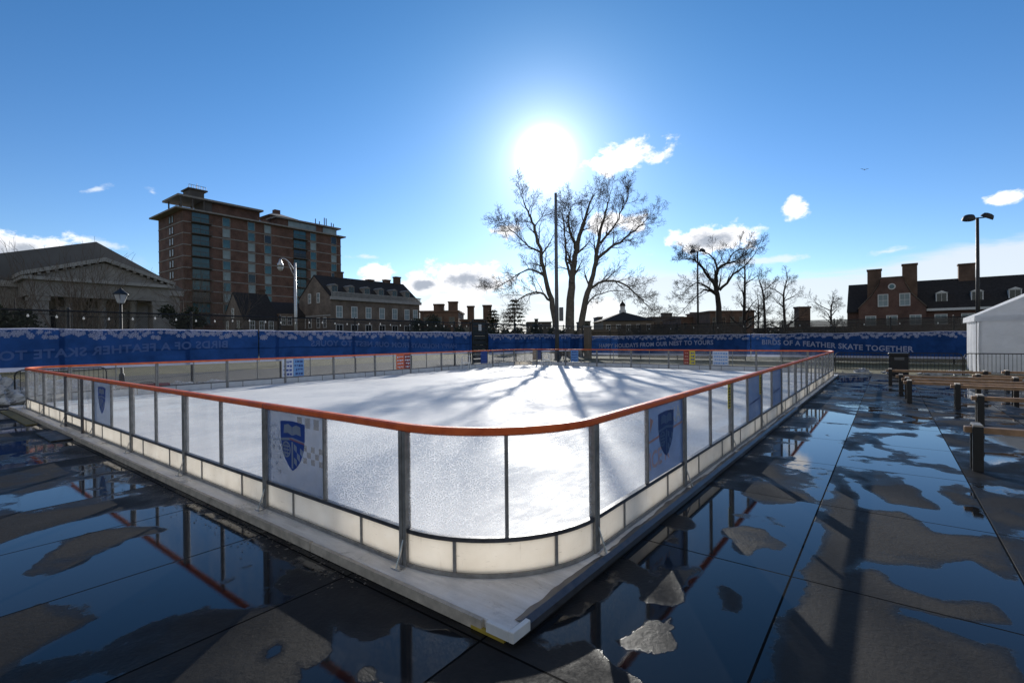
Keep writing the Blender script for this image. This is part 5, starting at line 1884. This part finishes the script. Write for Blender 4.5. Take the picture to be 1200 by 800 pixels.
g = 'bare trees right of centre'
limb_tree('spreading dark bare tree beside the thin floodlight pole', (843, 396), 66, [
    ([(843, 398), (842, 360), (839, 335), (840, 318), (848, 310), (862, 306)], .46, .10, 1),
    ([(838, 335), (826, 318), (814, 305), (800, 303)], .24, .04, -2),
    ([(840, 322), (838, 305), (828, 296), (815, 294)], .18, .03, 2),
    ([(841, 345), (828, 335), (815, 332), (800, 345)], .2, .03, -3),
    ([(842, 350), (830, 340), (818, 345), (802, 362)], .16, .03, 2),
    ([(843, 340), (860, 322), (872, 312), (884, 298)], .2, .04, -2),
    ([(852, 309), (858, 298), (868, 292), (876, 290)], .12, .03, 2),
], 23, g, 'bark_dark', 'bark_dark', kids=(8, 5, 4, 2), minr=.012)
auto_tree('upright dark bare tree right behind the spreading one', 872, 304, 74, 31, 24, g, .3, .38, n_limbs=7)
auto_tree('slender bare tree leaning over the low fence', 903, 322, 70, 37, 18, g, .25, .3, lean=-1.2)
auto_tree('rounded bare tree with a straight trunk left of the brick hall', 920, 322, 76, 41, 26, g, .3, .32, n_limbs=8)
auto_tree('low bare tree beside the dark shed and the brick hall', 975, 348, 80, 43, 24, g, .2, .3, n_limbs=8)
auto_tree('small bare tree beside the gap in the fence windscreen', 888, 345, 72, 47, 14, g, .2, .2)


def shrub(label, px, py_top, dd, seed, wpx, n, group='bare shrubs behind the left fence', m='twig'):
    b = atd(px, 395, dd)
    t = thing('bare_shrub', label, 'shrub', (b.x, dd, 0), 0, group)
    rnd = random.Random(seed)
    A, Bm = MB(), MB()
    top = zat(px, py_top, dd); W = wpx * dd / F_PX
    for i in range(n):
        an = rnd.random() * 2 * PI; s = rnd.random()
        d_ = Vector((math.cos(an) * s * W / top, math.sin(an) * s * .5 * W / top, 1))
        grow(A, Bm, Vector((math.cos(an) * .3, math.sin(an) * .3, 0)), d_, top * rnd.uniform(.65, 1.0), .045, 1, 3, rnd, .04, .5, (4, 4, 3), .009, .10, 2)
    A.build('stems', M[m], t); Bm.build('crown', M[m], t)


shrub('tall bare shrub with pale stems in front of the portico', 85, 322, 38, 3, 50, 22)
shrub('bare shrub between the lamp post and the portico pier', 122, 345, 36, 5, 30, 12)
shrub('broad bare shrub below the tower, left of the gabled house', 232, 340, 48, 7, 45, 18)
shrub('low bare shrub beside the gabled house', 262, 352, 50, 9, 26, 12)
shrub('dark bare shrub at the left edge of the portico hall', 8, 335, 36, 13, 34, 16)


def leafy(label, px, py_top, dd, wpx, seed, m, cat='shrub', name='evergreen_shrub', n=2600, group=None, conifer=False, leaf=.16):
    b = atd(px, 395, dd); top = zat(px, py_top, dd); W = wpx * dd / F_PX
    t = thing(name, label, cat, (b.x, dd, 0), 0, group)
    rnd = random.Random(seed)
    A, Bm = MB(), MB()
    A.tube([(0, 0, -.05), (0, 0, top * .5), (0, 0, top * .96)], [top * .02 + .05, top * .012 + .03, .02], 7)
    if conifer:
        k_ = 0
        z = top * .12
        while z < top * .97:
            s = (z / top)
            R_ = W * (1 - s) ** .75 + .15
            for j in range(5):
                an = k_ * 2.399 + j * 1.257 + rnd.random() * .5
                L = R_ * rnd.uniform(.7, 1.1)
                P = [Vector((0, 0, z)), Vector((math.cos(an) * L * .5, math.sin(an) * L * .5, z + .10 * L)), Vector((math.cos(an) * L, math.sin(an) * L, z - .02 * L))]
                A.tube(P, [.05, .03, .01], 4, cap=False)
                for q in range(26):
                    f = rnd.uniform(.25, 1)
                    c = P[0].lerp(P[1], f * 2) if f < .5 else P[1].lerp(P[2], f * 2 - 1)
                    for w_ in range(2):
                        dv_ = Vector((math.cos(an) + rnd.gauss(0, .8), math.sin(an) + rnd.gauss(0, .8), rnd.gauss(-.12, .25))).normalized() * rnd.uniform(.25, .6)
                        sd = dv_.cross(Vector((rnd.gauss(0, .3), rnd.gauss(0, .3), 1))).normalized() * .06
                        Bm.quad(c - sd, c + dv_ * .5 - sd * 1.4, c + dv_, c + dv_ * .5 + sd * 1.4)
            z += top * .075; k_ += 1
    else:
        lobes = [(rnd.uniform(-.6, .6) * W, rnd.uniform(-.4, .4) * W, rnd.uniform(.35, .8) * top, rnd.uniform(.28, .5) * W) for _ in range(9)]
        for i in range(n):
            lx_, ly_, lz_, lr_ = rnd.choice(lobes)
            v = Vector((rnd.gauss(0, 1), rnd.gauss(0, 1), rnd.gauss(0, 1))).normalized() * lr_ * rnd.random() ** .4
            c = Vector((lx_, ly_, lz_)) + v
            if c.z < .1: continue
            a_ = Vector((rnd.gauss(0, 1), rnd.gauss(0, 1), rnd.gauss(0, 1))).normalized() * leaf * rnd.uniform(.6, 1.3)
            b_ = a_.orthogonal().normalized() * leaf * .5
            Bm.quad(c - a_, c + b_, c + a_, c - b_)
    A.build('trunk', M['bark_dark'], t, True); Bm.build('crown', M[m], t)
    return t


leafy('dark green evergreen tree left of the big bare tree', 603, 349, 70, 26, 3, 'needle', 'tree', 'evergreen_tree', conifer=True)
leafy('smaller evergreen tree right behind the dark gate', 578, 362, 78, 18, 5, 'needle', 'tree', 'evergreen_tree', conifer=True)
leafy('dark leafy shrub beyond the far end of the stone hall', 496, 362, 82, 22, 7, 'hedge', n=2600)
leafy('dark leafy shrub left of the house chimneys', 520, 368, 78, 16, 8, 'hedge', n=2000)
leafy('dark leafy shrub at the left edge before the portico hall', 18, 345, 34, 42, 9, 'hedge', n=3400, leaf=.13)
leafy('dark leafy shrub below the tower beside the portico pier', 215, 348, 44, 24, 10, 'hedge', n=2200, leaf=.14)


def hedge_line(px0, px1, dd, pyt, seed, n=9000):
    rnd = random.Random(seed)
    a = atd(px0, 395, dd); b = atd(px1, 395, dd)
    h = zat((px0 + px1) / 2, pyt, dd)
    mb = MB()
    for i in range(n):
        s = rnd.random()
        hh = h * (.72 + .45 * noise.noise(Vector((s * 18, seed, 0))) + .2 * noise.noise(Vector((s * 60, seed, 3))))
        c = Vector((a.x + (b.x - a.x) * s, dd + rnd.uniform(-1.5, 1.5), hh * rnd.random() ** .7))
        a_ = Vector((rnd.gauss(0, 1), rnd.gauss(0, 1), rnd.gauss(0, 1))).normalized() * .28 * rnd.uniform(.6, 1.3)
        b_ = a_.orthogonal().normalized() * .14
        mb.quad(c - a_, c + b_, c + a_, c - b_)
    return tag(mb.build('hedge', M['hedge']), kind='stuff')


tag(hedge_line(488, 690, 74, 378, 2), 'dark mass of hedge growing beyond the fence behind the gate', 'hedge')
tag(hedge_line(700, 1010, 78, 382, 4, 11000), 'dark mass of hedge growing beyond the windscreened fence', 'hedge')
tag(hedge_line(-60, 330, 66, 384, 6, 9000), 'dark mass of hedge growing below the tower and portico', 'hedge')

# leaf and grit debris beside the left barrier edge
rnd = random.Random(77)
mb = MB()
for i in range(1000):
    v = 1.2 + rnd.random() ** .9 * 10.5
    u = -.22 - abs(rnd.gauss(0, .10 + .022 * v))
    sz = rnd.uniform(.003, .013) * (1 if rnd.random() < .9 else 1.8)
    a_ = rnd.random() * 2 * PI
    c = Vector((u, v, .010)); d_ = Vector((math.cos(a_), math.sin(a_), rnd.uniform(-.1, .25))) * sz; e_ = Vector((-math.sin(a_), math.cos(a_), rnd.uniform(-.1, .2))) * sz * rnd.uniform(.3, .8)
    mb.prism([c - d_, c + e_, c + d_, c - e_], (0, 0, .002))
o = mb.build('leaf_litter', M['bark']); o.location = ORG; o.rotation_euler = (0, 0, RA)
tag(o, 'pale leaf scraps and grit scattered along the left barrier edge', 'leaf litter', kind='stuff')

# bird
q = atd(1013, 199, 110)
mb = MB()
mb.tube([(-.35, 0, 0), (-.15, 0, .02), (.1, 0, .02), (.3, 0, 0)], [.02, .09, .08, .02], 6)
for s in (-1, 1):
    mb.prism([(-.05, s * .05, .02), (.12, s * .05, .02), (.15, s * .45, .22), (-.02, s * .85, .28), (-.05, s * .45, .20)], (0, 0, .012))
o = mb.build('bird', M['black_metal']); o.location = q; o.rotation_euler = (.2, .1, 1.0)
tag(o, 'small dark bird flying high in the clear sky', 'bird')

# ------------------------------------------------------------------ world
W_ = bpy.data.worlds.new('World'); S.world = W_; W_.use_nodes = True
nt = W_.node_tree; nt.nodes.clear()
T = NT.__new__(NT); T.t = nt
out = nt.nodes.new('ShaderNodeOutputWorld'); bg = nt.nodes.new('ShaderNodeBackground'); nt.links.new(bg.outputs[0], out.inputs[0])
SKY_STRENGTH = 0.10
sky = T.n('ShaderNodeTexSky', sky_type='NISHITA'); sky.sun_disc = False
sky.sun_elevation = SUN_EL; sky.sun_rotation = SUN_AZ
sky.air_density = 1.0; sky.dust_density = .12; sky.ozone_density = 3.0
co = T.coord('Generated')
nrm = T.n('ShaderNodeVectorMath', operation='NORMALIZE'); T.l(co, nrm.inputs[0]); D = nrm.outputs[0]
sp = T.n('ShaderNodeSeparateXYZ'); T.l(D, sp.inputs[0])
az = T.math('ARCTAN2', sp.outputs[0], sp.outputs[1]); el = T.math('ARCSINE', sp.outputs[2])
cbv = T.n('ShaderNodeCombineXYZ'); T.l(az, cbv.inputs[0]); T.l(el, cbv.inputs[1]); AE = cbv.outputs[0]


def blob(px, py, wx, wy, tilt=0.0):
    r = ray(px, py)
    c = (math.atan2(r.x, r.y), math.asin(r.z), 0)
    k_ = math.cos(math.atan((px - 600) / F_PX)) ** 2 / F_PX
    mp = T.n('ShaderNodeMapping', vector_type='TEXTURE')
    mp.inputs['Location'].default_value = c
    mp.inputs['Rotation'].default_value = (0, 0, tilt)
    mp.inputs['Scale'].default_value = (wx * k_, wy * k_ ** .5 * (1 / F_PX) ** .5, 1)
    T.l(AE, mp.inputs['Vector'])
    ln = T.n('ShaderNodeVectorMath', operation='LENGTH'); T.l(mp.outputs[0], ln.inputs[0])
    return T.math('SUBTRACT', 1.0, ln.outputs['Value'])


def chain(bl):
    acc = blob(*bl[0])
    for b_ in bl[1:]: acc = T.math('MAXIMUM', acc, blob(*b_))
    return acc


cn = T.noise(T.mapping(D, (1, 1, 1.5)), 26, 10, .62, .2)
cnl = T.noise(T.mapping(D, (1, 1, 1.4)), 11, 3, .5, .2)
cn2 = T.noise(T.mapping(D, (1, 1, 4.5)), 7, 8, .6, .4)
thick = [(548, 325, 60, 22), (495, 333, 28, 15), (828, 280, 62, 18), (30, 300, 150, 32, -.05), (-30, 288, 100, 34)]
small = [(738, 184, 60, 18, .22), (442, 319, 24, 17), (540, 355, 46, 14), (931, 247, 17, 14), (745, 262, 26, 15), (597, 271, 18, 9), (1178, 232, 26, 9, .2), (705, 262, 26, 12), (705, 363, 30, 12), (500, 362, 30, 12)]
tk = chain(thick)
puffs = T.math('MAXIMUM', tk, T.math('MULTIPLY', chain(small), .9))
wisps = chain([(435, 301, 24, 4), (900, 305, 60, 6), (1045, 294, 50, 6, .12), (480, 350, 26, 8), (110, 285, 36, 7, -.1), (110, 222, 20, 5, .4), (180, 227, 14, 6, -.5)])
banks = chain([(1190, 330, 420, 62, .07), (750, 350, 170, 34), (1000, 362, 260, 50), (640, 390, 420, 60), (20, 325, 200, 46), (470, 375, 200, 34)])
nz_ = T.math('ADD', T.math('MULTIPLY', T.math('SUBTRACT', cn, .5), 2.1), T.math('MULTIPLY', T.math('SUBTRACT', cnl, .5), 1.3))
pm = T.smooth(T.math('ADD', T.math('MULTIPLY', puffs, .95), nz_), .02, .46)
pcore = T.smooth(T.math('ADD', T.math('MULTIPLY', tk, 1.0), T.math('MULTIPLY', nz_, .7)), .35, .95)
wm = T.smooth(T.math('ADD', wisps, T.math('ADD', T.math('MULTIPLY', T.math('SUBTRACT', cn2, .5), 2.6), T.math('MULTIPLY', T.math('SUBTRACT', cn, .5), 2.4))), .05, .8, 0, .75)
bm_ = T.smooth(T.math('ADD', T.math('MULTIPLY', banks, 1.55), T.math('MULTIPLY', T.math('SUBTRACT', cn2, .5), 1.5)), .0, .55, 0, .85)

dt = T.n('ShaderNodeVectorMath', operation='DOT_PRODUCT'); T.l(D, dt.inputs[0]); dt.inputs[1].default_value = SUN
ang = T.math('ARCCOSINE', T.math('MINIMUM', dt.outputs['Value'], 1.0))
deg = T.math('MULTIPLY', ang, 180 / PI)

# clear sky: Nishita, deepened a little
hs = T.n('ShaderNodeHueSaturation'); hs.inputs['Saturation'].default_value = 1.0; hs.inputs['Value'].default_value = 1.0
T.l(sky.outputs[0], hs.inputs['Color'])
pre = T.n('ShaderNodeVectorMath', operation='SCALE'); T.l(hs.outputs[0], pre.inputs[0]); pre.inputs['Scale'].default_value = SKY_STRENGTH / .5
gm = T.n('ShaderNodeGamma'); gm.inputs['Gamma'].default_value = 1.32; T.l(pre.outputs[0], gm.inputs['Color'])
tint = T.n('ShaderNodeVectorMath', operation='MULTIPLY'); T.l(gm.outputs[0], tint.inputs[0]); kk = .5 / SKY_STRENGTH; T.l(T.mixc(T.smooth(sp.outputs[2], .0, .62), (.86 * kk, .86 * kk, .97 * kk), (.60 * kk, .96 * kk, 1.05 * kk)), tint.inputs[1])
clear = tint.outputs[0]
gain = 1 / SKY_STRENGTH
ccol = T.mixc(pcore, (.98 * gain, .98 * gain, 1.0 * gain), (.36 * gain, .40 * gain, .47 * gain))
c1 = T.mixc(bm_, clear, (.66 * gain, .71 * gain, .77 * gain))
c2 = T.mixc(wm, c1, (.72 * gain, .78 * gain, .86 * gain))
c3 = T.mixc(pm, c2, ccol)
# unseen broken pale cloud added behind the photographer as neutral fill for shade
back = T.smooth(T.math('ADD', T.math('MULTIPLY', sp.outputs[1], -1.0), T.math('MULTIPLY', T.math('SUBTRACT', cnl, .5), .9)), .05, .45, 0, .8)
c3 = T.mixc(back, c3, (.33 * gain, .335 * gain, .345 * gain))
# the sun and its aureole
g1 = T.math('MULTIPLY', T.math('EXPONENT', T.math('MULTIPLY', T.math('POWER', T.math('DIVIDE', deg, 1.5), 2.0), -1.0)), 9.0 * gain)
g2 = T.math('MULTIPLY', T.math('EXPONENT', T.math('DIVIDE', deg, -2.8)), 1.4 * gain)
gs = T.math('ADD', g1, g2)
gv = T.n('ShaderNodeVectorMath', operation='SCALE'); gv.inputs[0].default_value = (1.0, .98, .95); T.l(gs, gv.inputs['Scale'])
ad = T.n('ShaderNodeVectorMath', operation='ADD'); T.l(c3, ad.inputs[0]); T.l(gv.outputs[0], ad.inputs[1])
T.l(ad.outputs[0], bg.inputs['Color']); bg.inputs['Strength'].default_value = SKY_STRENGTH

sl = bpy.data.lights.new('sun', 'SUN'); sl.energy = 3.6; sl.angle = rad(.53); sl.color = (1.0, .95, .87)
so = bpy.data.objects.new('sun', sl); COL.objects.link(so)
so.rotation_euler = SUN.to_track_quat('Z', 'Y').to_euler()
so.location = (0, 0, 60)

vs_ = S.view_settings
vs_.view_transform = 'Standard'; vs_.look = 'None'; vs_.gamma = 1.0; vs_.use_curve_mapping = False
vs_.exposure = 0.35
S.cycles.max_bounces = 10; S.cycles.transparent_max_bounces = 24
S.cycles.caustics_reflective = False; S.cycles.caustics_refractive = False
S.cycles.sample_clamp_indirect = 6
S.cycles.use_denoising = True
